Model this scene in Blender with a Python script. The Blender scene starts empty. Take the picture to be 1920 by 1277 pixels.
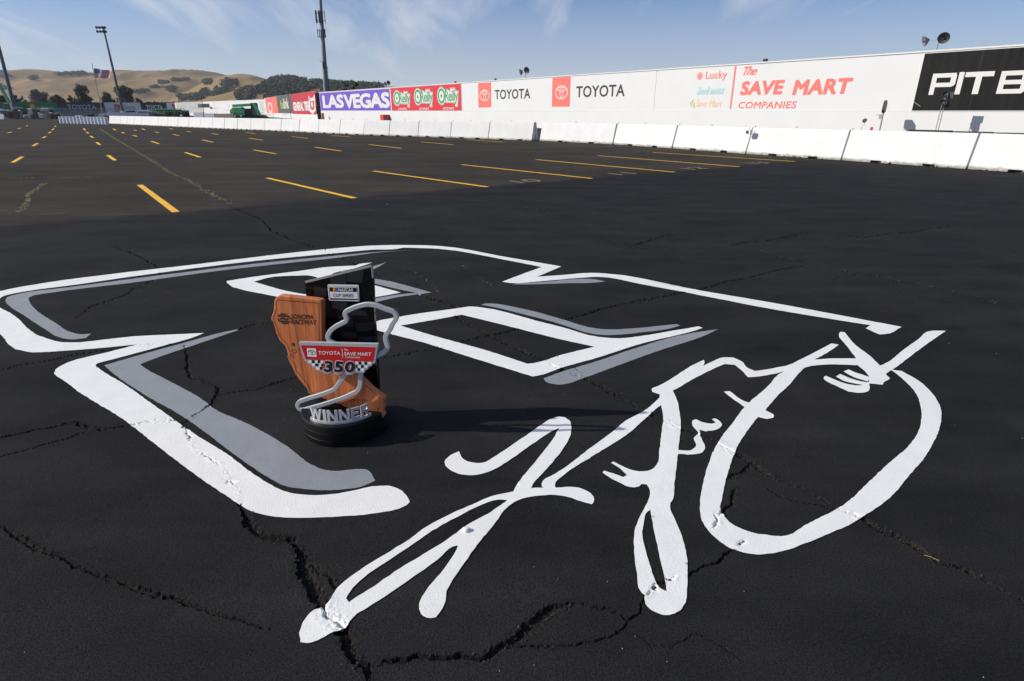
import bpy, math, random
import numpy as np
from mathutils import Vector, Matrix
from mathutils.geometry import delaunay_2d_cdt

random.seed(7)
rng = np.random.default_rng(7)
SC = bpy.context.scene
COL = SC.collection

# ------------------------------------------------------------------ camera
CAM_H = 1.40                     # metres above the asphalt
FOC, CX, CY, HOR = 1100.0, 960.0, 638.5, 208.0      # surveyed on the 1920 x 1277 photograph
PITCH = math.atan2(CY - HOR, FOC)
SP, CP = math.sin(PITCH), math.cos(PITCH)
cam = bpy.data.cameras.new('camera')
cam.sensor_width = 36.0
cam.lens = FOC / 1920 * 36
cam.clip_start = 0.05
cam.clip_end = 9000
cam_o = bpy.data.objects.new('camera', cam)
COL.objects.link(cam_o)
cam_o.location = (0, 0, CAM_H)
cam_o.rotation_euler = (math.pi / 2 - PITCH, 0, 0)
SC.camera = cam_o

# ------------------------------------------------------------------ light
SUN_DIR = Vector((-0.857, -0.062, 0.512)).normalized()       # towards the sun: low from the left
SUN_EL = math.asin(SUN_DIR.z)
SUN_AZ = math.atan2(SUN_DIR.x, SUN_DIR.y)
sun = bpy.data.lights.new('sun', 'SUN')
sun.energy = 5.0
sun.angle = math.radians(0.53)
sun.color = (1.0, 0.93, 0.82)
sun_o = bpy.data.objects.new('sun', sun)
COL.objects.link(sun_o)
sun_o.rotation_euler = SUN_DIR.to_track_quat('Z', 'Y').to_euler()
sun_o.location = (-30, -5, 30)

W = bpy.data.worlds.new('World')
SC.world = W
W.use_nodes = True
nt = W.node_tree
nt.nodes.clear()
def N(tree, kind, **kw):
    n = tree.nodes.new(kind)
    for k, v in kw.items():
        if k.startswith('i_'):
            n.inputs[k[2:].replace('_', ' ')].default_value = v
        else:
            setattr(n, k, v)
    return n
sky = N(nt, 'ShaderNodeTexSky', sky_type='NISHITA', sun_disc=False)
sky.sun_elevation = SUN_EL
sky.sun_rotation = SUN_AZ
sky.air_density = 1.0
sky.dust_density = 0.25
sky.ozone_density = 2.2
bg = N(nt, 'ShaderNodeBackground')
bg.inputs['Strength'].default_value = 0.067
wo = N(nt, 'ShaderNodeOutputWorld')
# thin cirrus: streaky noise on the plane of the cloud layer (direction / height)
tc = N(nt, 'ShaderNodeTexCoord')
sx = N(nt, 'ShaderNodeSeparateXYZ')
nt.links.new(tc.outputs['Generated'], sx.inputs[0])
zmax = N(nt, 'ShaderNodeMath', operation='MAXIMUM'); zmax.inputs[1].default_value = 0.0
nt.links.new(sx.outputs['Z'], zmax.inputs[0])
zz = N(nt, 'ShaderNodeMath', operation='ADD'); zz.inputs[1].default_value = 0.22
nt.links.new(zmax.outputs[0], zz.inputs[0])
dv = N(nt, 'ShaderNodeVectorMath', operation='DIVIDE')
cz = N(nt, 'ShaderNodeCombineXYZ')
for k in 'XYZ':
    nt.links.new(zz.outputs[0], cz.inputs[k])
nt.links.new(tc.outputs['Generated'], dv.inputs[0])
nt.links.new(cz.outputs[0], dv.inputs[1])
mp = N(nt, 'ShaderNodeMapping')
mp.inputs['Location'].default_value = (1.1, -6.2, 0)
mp.inputs['Rotation'].default_value = (0, 0, math.radians(38))
mp.inputs['Scale'].default_value = (1.9, 0.50, 0.0)
nt.links.new(dv.outputs[0], mp.inputs[0])
n1 = N(nt, 'ShaderNodeTexNoise', i_Scale=1.5, i_Detail=8.0, i_Roughness=0.56, i_Distortion=1.1)
n2 = N(nt, 'ShaderNodeTexNoise', i_Scale=0.6, i_Detail=3.0, i_Roughness=0.5)
nt.links.new(mp.outputs[0], n1.inputs['Vector'])
nt.links.new(mp.outputs[0], n2.inputs['Vector'])
# the veil is thicker towards the sun's side of the sky
sd = N(nt, 'ShaderNodeMath', operation='MULTIPLY_ADD'); sd.inputs[1].default_value = -0.32
nt.links.new(sx.outputs['X'], sd.inputs[0]); nt.links.new(n2.outputs['Fac'], sd.inputs[2])
m1 = N(nt, 'ShaderNodeMath', operation='MULTIPLY_ADD'); m1.inputs[1].default_value = 1.0
nt.links.new(n1.outputs['Fac'], m1.inputs[0]); nt.links.new(sd.outputs[0], m1.inputs[2])
rp = N(nt, 'ShaderNodeValToRGB')
rp.color_ramp.elements[0].position = 0.425; rp.color_ramp.elements[0].color = (0, 0, 0, 1)
rp.color_ramp.elements[1].position = 0.65; rp.color_ramp.elements[1].color = (1, 1, 1, 1)
hf = N(nt, 'ShaderNodeMath', operation='MULTIPLY'); hf.inputs[1].default_value = 0.5
nt.links.new(m1.outputs[0], hf.inputs[0]); nt.links.new(hf.outputs[0], rp.inputs[0])
cf = N(nt, 'ShaderNodeMath', operation='MULTIPLY'); cf.inputs[1].default_value = 0.84
nt.links.new(rp.outputs[0], cf.inputs[0])
# milky veil towards the horizon
hz = N(nt, 'ShaderNodeMapRange', i_From_Min=0.0, i_From_Max=0.19, i_To_Min=0.90, i_To_Max=0.02)
nt.links.new(zmax.outputs[0], hz.inputs['Value'])
mxf = N(nt, 'ShaderNodeMath', operation='MAXIMUM')
nt.links.new(cf.outputs[0], mxf.inputs[0]); nt.links.new(hz.outputs[0], mxf.inputs[1])
mx = N(nt, 'ShaderNodeMixRGB')
CLOUD = mx.inputs['Color2']
CLOUD.default_value = (9.6, 10.3, 11.6, 1)
nt.links.new(mxf.outputs[0], mx.inputs['Fac'])
hs = N(nt, 'ShaderNodeHueSaturation'); hs.inputs['Saturation'].default_value = 1.05
nt.links.new(sky.outputs[0], hs.inputs['Color'])
tn = N(nt, 'ShaderNodeMixRGB', blend_type='MULTIPLY'); tn.inputs['Fac'].default_value = 1.0
tn.inputs['Color2'].default_value = (0.50, 0.88, 1.45, 1)      # clear dry air, camera balanced for sunlight
nt.links.new(hs.outputs[0], tn.inputs['Color1'])
nt.links.new(tn.outputs[0], mx.inputs['Color1'])
nt.links.new(mx.outputs[0], bg.inputs['Color'])
nt.links.new(bg.outputs[0], wo.inputs['Surface'])

SC.view_settings.view_transform = 'Standard'
SC.view_settings.look = 'None'
SC.view_settings.exposure = 0.0
SC.view_settings.gamma = 1.0
SC.view_settings.use_curve_mapping = False
SC.cycles.max_bounces = 6
SC.cycles.transparent_max_bounces = 8

# ------------------------------------------------------------------ survey: photograph -> place
def ray(x, y):
    u, v = (x - CX) / FOC, (y - CY) / FOC
    return np.array([u, CP - v * SP, -(SP + v * CP)])
def G(x, y, z=0.0):
    """the point of the horizontal plane at height z seen at (x, y)"""
    d = ray(x, y)
    t = (z - CAM_H) / d[2]
    return np.array([d[0] * t, d[1] * t])
def AT(x, y, Y):
    d = ray(x, y) * (Y / ray(x, y)[1])
    return Vector((d[0], d[1], CAM_H + d[2]))
def gx(x, Y):
    """sideways position of something seen at column x, Y metres ahead, at eye level"""
    return (x - CX) / FOC / ray(CX, HOR)[1] * Y
def zh(y, Y):
    return AT(CX, y, Y).z

# ------------------------------------------------------------------ noise
def _h(ix, iy, s):
    n = (ix.astype(np.int64) * 374761393 + iy.astype(np.int64) * 668265263 + s * 974634777) & 0xFFFFFFFF
    n = ((n ^ (n >> 13)) * 1274126177) & 0xFFFFFFFF
    return ((n ^ (n >> 16)) & 0xFFFFFF) / float(0xFFFFFF)
def vnoise(x, y, s=0):
    x = np.asarray(x, float); y = np.asarray(y, float)
    ix, iy = np.floor(x), np.floor(y)
    fx, fy = x - ix, y - iy
    fx = fx * fx * (3 - 2 * fx); fy = fy * fy * (3 - 2 * fy)
    a, b = _h(ix, iy, s), _h(ix + 1, iy, s)
    c, d = _h(ix, iy + 1, s), _h(ix + 1, iy + 1, s)
    return (a * (1 - fx) + b * fx) * (1 - fy) + (c * (1 - fx) + d * fx) * fy
def fbm(x, y, o=4, s=0):
    t, a, k = 0, 0.5, 1.0
    for i in range(o):
        t = t + a * (vnoise(np.asarray(x) * k, np.asarray(y) * k, s + i) - 0.5)
        a *= 0.5; k *= 2.03
    return t

# ------------------------------------------------------------------ object helpers
def tag(o, label=None, cat=None, group=None, kind=None):
    if label: o['label'] = label
    if cat: o['category'] = cat
    if group: o['group'] = group
    if kind: o['kind'] = kind
    return o
def empty(name, loc=(0, 0, 0), rz=0.0, label=None, cat=None, group=None):
    o = bpy.data.objects.new(name, None)
    COL.objects.link(o)
    o.location = loc; o.rotation_euler = (0, 0, rz)
    o.empty_display_size = 0.2
    return tag(o, label, cat, group)
def link(name, me, mat=None, parent=None):
    o = bpy.data.objects.new(name, me)
    COL.objects.link(o)
    if mat is not None and not me.materials:
        me.materials.append(mat)
    if parent is not None:
        o.parent = parent
    return o
class MB:
    """collects faces in the coordinates of the thing they will belong to"""
    def __init__(self):
        self.v, self.f, self.s, self.mi = [], [], [], []
    def add(self, vs, fs, smooth=False, mi=0):
        b = len(self.v)
        self.v += [tuple(p) for p in vs]
        self.f += [tuple(b + i for i in f) for f in fs]
        self.s += [smooth] * len(fs); self.mi += [mi] * len(fs)
        return self
    def box(self, c, size, rz=0.0, bevel=0.0, M=None, mi=0):
        hx, hy, hz = size[0] / 2, size[1] / 2, size[2] / 2
        if M is None:
            M = Matrix.Translation(Vector(c)) @ Matrix.Rotation(rz, 4, 'Z')
        if bevel <= 0:
            vs = [M @ Vector((sx * hx, sy * hy, sz * hz)) for sz in (-1, 1) for sx, sy in ((-1, -1), (1, -1), (1, 1), (-1, 1))]
            return self.add(vs, [(3, 2, 1, 0), (4, 5, 6, 7), (0, 1, 5, 4), (1, 2, 6, 5), (2, 3, 7, 6), (3, 0, 4, 7)], mi=mi)
        b = min(bevel, hx * .9, hy * .9, hz * .9)
        vs = []
        for z, k in ((-hz, b), (-hz + b, 0), (hz - b, 0), (hz, b)):
            for sx, sy, ax in ((-1, -1, 0), (-1, -1, 1), (1, -1, 1), (1, -1, 0), (1, 1, 0), (1, 1, 1), (-1, 1, 1), (-1, 1, 0)):
                px = sx * (hx - k - (0 if ax == 0 else b)) ; py = sy * (hy - k - (b if ax == 0 else 0))
                vs.append(M @ Vector((px, py, z)))
        fs = [tuple(range(7, -1, -1)), tuple(range(24, 32))]
        for r in range(3):
            for i in range(8):
                j = (i + 1) % 8
                fs.append((r * 8 + i, r * 8 + j, r * 8 + 8 + j, r * 8 + 8 + i))
        return self.add(vs, fs, mi=mi)
    def bar(self, a, b, w, d=None, up=(0, 0, 1), mi=0):
        a, b = Vector(a), Vector(b)
        z = (b - a).normalized(); u = Vector(up)
        if abs(z.dot(u)) > .98: u = Vector((0, 1, 0))
        x = u.cross(z).normalized(); y = z.cross(x)
        M = Matrix((x, y, z)).transposed().to_4x4(); M.translation = (a + b) / 2
        return self.box(None, (w, d or w, (b - a).length), M=M, mi=mi)
    def tube(self, pts, r, n=8, caps=True, mi=0):
        pts = [Vector(p) for p in pts]
        rs = r if isinstance(r, (list, tuple)) else [r] * len(pts)
        rings = []
        for i, p in enumerate(pts):
            t = (pts[min(i + 1, len(pts) - 1)] - pts[max(i - 1, 0)]).normalized()
            u = Vector((0, 0, 1)) if abs(t.z) < .95 else Vector((0, 1, 0))
            x = u.cross(t).normalized(); y = t.cross(x)
            rings.append([p + (x * math.cos(2 * math.pi * k / n) + y * math.sin(2 * math.pi * k / n)) * rs[i] for k in range(n)])
        vs = [q for rg in rings for q in rg]
        fs = [(i * n + k, i * n + (k + 1) % n, (i + 1) * n + (k + 1) % n, (i + 1) * n + k) for i in range(len(pts) - 1) for k in range(n)]
        self.add(vs, fs, True, mi)
        if caps:
            self.add(rings[0], [tuple(range(n - 1, -1, -1))], False, mi); self.add(rings[-1], [tuple(range(n))], False, mi)
        return self
    def lathe(self, prof, c=(0, 0, 0), n=48, smooth=False, mi=0, M=None):
        c = Vector(c); vs, fs = [], []
        for r, z in prof:
            for k in range(n):
                p = Vector((r * math.cos(2 * math.pi * k / n), r * math.sin(2 * math.pi * k / n), z))
                vs.append((M @ p) if M is not None else c + p)
        for i in range(len(prof) - 1):
            for k in range(n):
                fs.append((i * n + k, i * n + (k + 1) % n, (i + 1) * n + (k + 1) % n, (i + 1) * n + k))
        fs.append(tuple(range(n - 1, -1, -1))); fs.append(tuple((len(prof) - 1) * n + k for k in range(n)))
        return self.add(vs, fs, smooth, mi)
    def build(self, name, mat, parent=None):
        me = bpy.data.meshes.new(name)
        me.from_pydata(self.v, [], self.f)
        me.polygons.foreach_set('use_smooth', self.s)
        if isinstance(mat, (list, tuple)):
            for m in mat: me.materials.append(m)
            me.polygons.foreach_set('material_index', self.mi)
            mat = None
        me.update()
        return link(name, me, mat, parent)

def spline(pts, closed=True, corner=48, step=4):
    """rounds the gentle bends of a traced outline and keeps its corners"""
    P = [np.asarray(p, float) for p in pts]
    n = len(P)
    sharp = []
    for i in range(n):
        if not closed and i in (0, n - 1): sharp.append(True); continue
        a, b = P[i] - P[i - 1], P[(i + 1) % n] - P[i]
        ca = np.dot(a, b) / (np.linalg.norm(a) * np.linalg.norm(b) + 1e-12)
        sharp.append(math.degrees(math.acos(max(-1, min(1, ca)))) > corner)
    out = []
    for i in range(n if closed else n - 1):
        p1, p2 = P[i], P[(i + 1) % n]
        L = np.linalg.norm(p2 - p1)
        def tang(j):
            a, b = P[j] - P[j - 1], P[(j + 1) % n] - P[j]
            la, lb = np.linalg.norm(a), np.linalg.norm(b)
            t = (a / (la + 1e-12) * lb + b / (lb + 1e-12) * la) / (la + lb + 1e-12)
            return t
        t1 = (p2 - p1) / (L + 1e-12) if sharp[i] else tang(i)
        t2 = (p2 - p1) / (L + 1e-12) if sharp[(i + 1) % n] else tang((i + 1) % n)
        for k in range(step):
            s = k / step
            h1 = 2*s**3 - 3*s**2 + 1; h2 = s**3 - 2*s**2 + s; h3 = -2*s**3 + 3*s**2; h4 = s**3 - s**2
            out.append(h1 * p1 + h2 * t1 * L + h3 * p2 + h4 * t2 * L)
    if not closed: out.append(P[-1])
    return out

ORD = 'first second third fourth fifth sixth seventh eighth ninth tenth eleventh twelfth thirteenth fourteenth fifteenth sixteenth seventeenth eighteenth nineteenth twentieth'.split()
ORD += ['twenty ' + q for q in ORD[:9]] + ['thirtieth'] + ['thirty ' + q for q in ORD[:9]]
# ------------------------------------------------------------------ materials
MATS = {}
def pm(name, col, rough=0.6, metal=0.0, var=0.06, vscale=6.0, bump=0.0, bscale=60.0, spec=0.5, coat=0.0, emit=None, stretch=None):
    """a painted / plain procedural surface: noise in colour, fine relief"""
    if name in MATS: return MATS[name]
    m = bpy.data.materials.new(name); m.use_nodes = True
    t = m.node_tree; b = t.nodes['Principled BSDF']
    b.inputs['Roughness'].default_value = rough
    b.inputs['Metallic'].default_value = metal
    b.inputs['Specular IOR Level'].default_value = spec
    if coat: b.inputs['Coat Weight'].default_value = coat
    c = N(t, 'ShaderNodeTexCoord')
    src = c.outputs['Object']
    if stretch:
        mp = N(t, 'ShaderNodeMapping'); mp.inputs['Scale'].default_value = stretch
        t.links.new(src, mp.inputs[0]); src = mp.outputs[0]
    nz = N(t, 'ShaderNodeTexNoise', i_Scale=vscale, i_Detail=5.0, i_Roughness=0.6)
    t.links.new(src, nz.inputs['Vector'])
    r = N(t, 'ShaderNodeValToRGB')
    e = r.color_ramp.elements
    e[0].position = 0.3; e[1].position = 0.7
    e[0].color = tuple(max(0, x * (1 - var)) for x in col) + (1,)
    e[1].color = tuple(min(1, x * (1 + var)) for x in col) + (1,)
    t.links.new(nz.outputs['Fac'], r.inputs[0]); t.links.new(r.outputs[0], b.inputs['Base Color'])
    if bump:
        n3 = N(t, 'ShaderNodeTexNoise', i_Scale=bscale, i_Detail=4.0)
        t.links.new(src, n3.inputs['Vector'])
        bp = N(t, 'ShaderNodeBump'); bp.inputs['Strength'].default_value = bump; bp.inputs['Distance'].default_value = 0.01
        t.links.new(n3.outputs['Fac'], bp.inputs['Height']); t.links.new(bp.outputs[0], b.inputs['Normal'])
    MATS[name] = m
    return m
white_wall = pm('white_wall_paint', (.645, .655, .665), .75, var=.02, vscale=.6, bump=.05, bscale=8)
white_conc = pm('white_barrier_paint', (.63, .64, .65), .8, var=.05, vscale=2.2, bump=.35, bscale=14)
white_vinyl = pm('white_vinyl', (.64, .64, .64), .6, var=.015, vscale=1)
red_faded = pm('sun_bleached_red', (.80, .155, .13), .6, var=.04, vscale=2)
red_vinyl = pm('red_vinyl', (.60, .022, .04), .55, var=.03, vscale=1)
crimson = pm('crimson_vinyl', (.47, .025, .045), .55, var=.03, vscale=1)
violet = pm('violet_vinyl', (.13, .07, .50), .55, var=.03, vscale=1)
black_vinyl = pm('black_vinyl', (.017, .017, .0175), .85, spec=.15, var=.25, vscale=.9, stretch=(6, 6, .35))
dark_vinyl = pm('dark_navy_vinyl', (.012, .013, .02), .5, var=.1)
grey_vinyl = pm('grey_vinyl', (.09, .088, .08), .55, var=.04)
green_vinyl = pm('green_vinyl', (.01, .16, .055), .55, var=.1, vscale=.3)
ink = pm('black_ink', (.03, .03, .032), .6, var=.05)
green_ink = pm('green_ink', (.03, .30, .09), .6, var=.04)
lime_ink = pm('lime_ink', (.35, .48, .05), .6, var=.04)
pale_green = pm('pale_green_ink', (.34, .62, .42), .6, var=.03)
teal_ink = pm('faded_teal_ink', (.38, .70, .66), .6, var=.03)
blue_ink = pm('faded_blue_ink', (.36, .62, .74), .6, var=.03)
orange_ink = pm('faded_orange_ink', (.80, .50, .28), .6, var=.03)
yellow_ink = pm('yellow_ink', (.75, .42, .02), .6, var=.04)
silver_ink = pm('pale_grey_ink', (.42, .44, .5), .6, var=.03)
steel = pm('galvanised_steel', (.32, .33, .34), .5, .6, var=.1)
dark_steel = pm('dark_steel', (.05, .055, .06), .5, .5, var=.1)
black_plastic = pm('black_plastic', (.012, .012, .013), .5, var=.1)
rubber = pm('black_rubber', (.015, .015, .015), .85, var=.15)
lift_green = pm('lift_green_paint', (.05, .42, .17), .4, var=.06, coat=.3)
dark_green = pm('dark_green_paint', (.008, .05, .025), .5, var=.1)
glass_dark = pm('dark_glass', (.01, .012, .015), .1, var=.05)
car_white = pm('white_car_paint', (.75, .75, .74), .35, var=.02, coat=.4)
car_grey = pm('blue_grey_paint', (.17, .21, .26), .45, var=.06, coat=.3)
drum_plastic = pm('pale_grey_plastic', (.55, .6, .66), .5, var=.05)
tan_conc = pm('tan_concrete', (.32, .27, .21), .85, var=.1, vscale=2)
bark = pm('bark', (.06, .045, .03), .9, var=.2, bump=.4)

def weather(m, z0=.0, z1=.16, dirt=(.20, .19, .15)):
    """grime splashed up from the ground and thin runs, added to a painted material"""
    t = m.node_tree; L = t.links; b = t.nodes['Principled BSDF']
    src = b.inputs['Base Color'].links[0].from_socket
    o = N(t, 'ShaderNodeTexCoord').outputs['Object']
    sp = N(t, 'ShaderNodeSeparateXYZ'); L.new(o, sp.inputs[0])
    n = N(t, 'ShaderNodeTexNoise', i_Scale=9.0, i_Detail=7.0, i_Roughness=.75); L.new(o, n.inputs['Vector'])
    mr = N(t, 'ShaderNodeMapRange', i_From_Min=z0, i_From_Max=z1, i_To_Min=.62, i_To_Max=.0); L.new(sp.outputs['Z'], mr.inputs['Value'])
    ad = N(t, 'ShaderNodeMath', operation='ADD'); L.new(mr.outputs[0], ad.inputs[0]); L.new(n.outputs['Fac'], ad.inputs[1])
    ms = N(t, 'ShaderNodeMapRange', i_From_Min=.74, i_From_Max=1.0, i_To_Max=.85); L.new(ad.outputs[0], ms.inputs['Value'])
    mx = N(t, 'ShaderNodeMixRGB'); mx.inputs['Color2'].default_value = dirt + (1,)
    L.new(ms.outputs[0], mx.inputs['Fac']); L.new(src, mx.inputs['Color1']); L.new(mx.outputs[0], b.inputs['Base Color'])
weather(white_conc)
# ------------------------------------------------------------------ cracks in the asphalt
def za(pts, ox, oy, k): return [(ox + x / k, oy + y / k) for x, y in pts]
ZA = lambda p: za(p, 0, 440, 2.365)
ZB = lambda p: za(p, 0, 900, 2.526)
ZC = lambda p: za(p, 540, 740, 2.66)
ZD = lambda p: za(p, 1100, 600, 2.2014)
ZE = lambda p: za(p, 680, 440, 2.6667)
ZF = lambda p: za(p, 1400, 880, 3.2173)
ZG = lambda p: za(p, 700, 960, 2.7429)
ZH = lambda p: za(p, 1200, 380, 2.6667)
ZI = lambda p: za(p, 0, 200, 2.7429)
CRACKS = [   # outline seen in the photograph, half width (m), depth (m)
 (ZB([(-90,175),(0,220),(60,250),(150,305),(220,340),(300,370),(380,410),(430,435),(520,465),(640,515),(740,545),(850,570),(960,610),(1080,645),(1140,665),(1280,715)]), .0085, .018),
 (ZA([(1050,1190),(1040,1130),(990,1040),(960,1010),(870,960),(850,920),(830,870),(820,840)]), .008, .014),
 (ZB([(1120,105),(1150,150),(1180,200),(1250,270),(1300,272),(1380,285),(1410,330),(1440,430),(1480,510),(1530,580),(1560,650),(1620,710),(1640,770),(1680,850),(1730,900),(1745,952),(1770,1040)]), .021, .034),
 (ZB([(1440,340),(1500,420),(1560,450),(1600,520)]), .010, .014),
 (ZA([(820,840),(870,800),(930,760),(950,730),(980,670),(920,655),(850,630),(830,590),(830,540),(820,490)]), .011, .020),
 (ZA([(950,715),(1030,700),(1120,690),(1230,655),(1320,632),(1400,610),(1500,590),(1600,565),(1670,550),(1780,530),(1892,515)]), .008, .016),
 (ZE([(80,630),(250,585),(360,570),(440,545),(560,520),(740,480),(850,455),(980,430),(1110,400),(1200,372),(1400,325),(1600,290),(1700,268),(1800,245),(1920,215)]), .009, .018),
 (ZH([(0,500),(220,448),(290,435),(400,405),(560,370),(700,335),(830,312)]), .009, .018),
 (ZA([(-80,622),(0,600),(60,585),(200,560),(340,530),(400,520),(620,490),(800,485)]), .008, .014),
 (ZA([(1055,420),(1130,400),(1200,390)]), .007, .012),
 (ZA([(-60,915),(0,900),(130,870),(340,830),(360,850),(460,865),(570,845),(660,830),(760,825),(830,840)]), .011, .020),
 (ZA([(-60,1000),(0,985),(130,950),(280,910),(390,870)]), .006, .012),
 (ZA([(330,375),(400,320),(490,290),(570,260),(600,235),(700,195),(720,160),(650,110),(560,70),(490,45)]), .008, .013),
 ([(430,385),(470,402),(490,410),(510,432),(550,450),(608,470)], .012, .016),
 (ZA([(1440,60),(1450,80),(1500,95),(1560,120),(1640,160),(1700,185)]), .011, .018),
 (ZE([(50,205),(150,245),(270,295),(360,325),(440,340),(470,370),(460,400),(490,430),(570,465),(640,505),(720,545),(800,580),(880,620),(910,635),(980,665),(1060,705),(1150,735),(1220,770),(1280,800)]), .015, .022),
 (ZD([(0,250),(100,300),(160,330),(240,375),(330,420),(380,450),(500,490),(600,545),(680,590),(760,640),(850,680),(980,745),(1060,795),(1140,815),(1240,880),(1320,910),(1420,975),(1540,1015)]), .014, .022),
 (ZF([(700,290),(850,380),(940,410),(1060,500),(1170,570),(1290,590),(1400,650),(1530,720),(1673,800),(1850,890)]), .010, .018),
 (ZG([(0,810),(50,780),(150,765),(300,750),(420,745),(550,775),(620,720),(700,670),(790,600),(870,540),(940,495),(1040,475)]), .013, .026),
 (ZG([(560,775),(620,715),(690,660),(760,640)]), .020, .022),
 (ZG([(1040,475),(1150,490),(1250,510),(1310,560),(1360,510),(1400,430),(1450,370),(1520,355),(1610,330),(1700,280),(1790,250),(1840,190),(1900,140)]), .008, .018),
 (ZG([(720,690),(840,690),(1000,685),(1150,660),(1290,605),(1310,560)]), .006, .012),
 (ZG([(1310,600),(1420,690),(1560,665),(1680,625),(1800,690),(1920,780)]), .003, .006),
 (ZD([(575,655),(620,640),(660,620),(670,590)]), .009, .015),
 (ZD([(620,685),(600,760),(535,810),(525,870)]), .009, .015),
 (ZD([(740,690),(850,745),(950,765),(1040,790)]), .005, .008),
 (ZH([(-40,215),(50,190),(120,165),(210,155)]), .010, .014),
 (ZH([(440,220),(520,200),(640,190),(760,165),(850,150)]), .011, .016),
 (ZH([(980,180),(1050,165),(1115,175),(1200,160),(1350,150),(1450,128),(1590,115)]), .011, .016),
 (ZH([(585,230),(650,260),(840,305),(1000,335),(1220,380),(1500,430),(1700,480),(1920,545)]), .006, .007),
 (ZH([(1220,395),(1320,460),(1500,490),(1700,540),(1920,590)]), .005, .006),
 (ZH([(930,395),(1000,375),(1090,360)]), .006, .008),
 ([(690,440),(760,428),(860,420),(960,410),(1100,400)], .008, .008),
 ([(985,388),(1040,405),(1120,415),(1200,440)], .008, .010),
 ([(1110,440),(1160,460),(1230,470),(1300,500)], .006, .007),
 ([(1010,640),(1090,700),(1170,760)], .003, .004),
 ([(730,500),(790,540),(850,580)], .004, .005),
]
CR = []
for pts, w, d in CRACKS:
    gp = np.array([G(*p) for p in pts])
    q = [gp[0]]
    for a, b in zip(gp[:-1], gp[1:]):
        n = max(1, int(np.linalg.norm(b - a) / .12))
        for k in range(1, n + 1): q.append(a + (b - a) * k / n)
    q = np.array(q); fy = min(1, max(0, (q[:, 1].mean() - 3.2) / 3))
    CR.append((q, w * (.62 + .30 * fy), d * (.72 + .3 * fy)))

def ground_relief(x, y, full=False):
    """height of the worn asphalt and how much of a crack is there"""
    x = np.asarray(x, float).ravel(); y = np.asarray(y, float).ravel()
    z = .004 * fbm(x * 2.1, y * 2.1, 3, 11) + .0022 * fbm(x * 14, y * 14, 3, 21)
    wx = x + .030 * fbm(x * 11, y * 11, 3, 31) + .024 * fbm(x * 60, y * 60, 3, 35)
    wy = y + .030 * fbm(x * 11, y * 11, 3, 41) + .024 * fbm(x * 60, y * 60, 3, 45)
    core = np.zeros_like(x); low = np.zeros_like(x); rim = np.zeros_like(x); cr = np.zeros_like(x)
    for q, w, d in CR:
        R = w * 6 + .05
        lo, hi = q.min(0) - R, q.max(0) + R
        idx = np.nonzero((x > lo[0]) & (x < hi[0]) & (y > lo[1]) & (y < hi[1]))[0]
        if not len(idx): continue
        px, py = wx[idx], wy[idx]
        best = np.full(len(idx), 9e9); arc = np.zeros(len(idx)); nq = len(q) - 1
        for si, (a, b) in enumerate(zip(q[:-1], q[1:])):
            m = (np.abs(px - (a[0] + b[0]) / 2) < R + .08) & (np.abs(py - (a[1] + b[1]) / 2) < R + .08)
            if not m.any(): continue
            e = b - a; L2 = (e * e).sum() + 1e-12
            t = np.clip(((px[m] - a[0]) * e[0] + (py[m] - a[1]) * e[1]) / L2, 0, 1)
            dd = np.hypot(px[m] - a[0] - t * e[0], py[m] - a[1] - t * e[1])
            cl_ = dd < best[m]; tmp = arc[m]; tmp[cl_] = (si + t[cl_]) / nq; arc[m] = tmp
            best[m] = np.minimum(best[m], dd)
        ww = w * (0.65 + 1.5 * np.clip(vnoise(x[idx] * 6, y[idx] * 6, 51), 0, 1) ** 1.5)
        tp_r = np.clip(np.minimum(arc, 1 - arc) / .10, .22, 1)
        ww = ww * tp_r
        prof = np.exp(-(best / ww) ** 7) * tp_r ** .5
        core[idx] = np.maximum(core[idx], np.exp(-(best / np.maximum(.0035, ww * .42)) ** 2))
        low[idx] = np.maximum(low[idx], d * prof)
        rim[idx] = np.maximum(rim[idx], np.minimum(.05 * d, .001) * np.exp(-((best - 1.9 * ww) / ww) ** 2))
        cr[idx] = np.maximum(cr[idx], np.exp(-(best / (ww * 1.6)) ** 2) * min(1, w / .005))
    crumb = (vnoise(x * 130, y * 130, 61) + .6 * vnoise(x * 300, y * 300, 63) - .8)
    z = z - low * (0.75 + .45 * crumb) + rim + .0055 * crumb * np.clip(cr * 1.6, 0, 1)
    if full: return z, cr, core, low
    return z, cr

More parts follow.
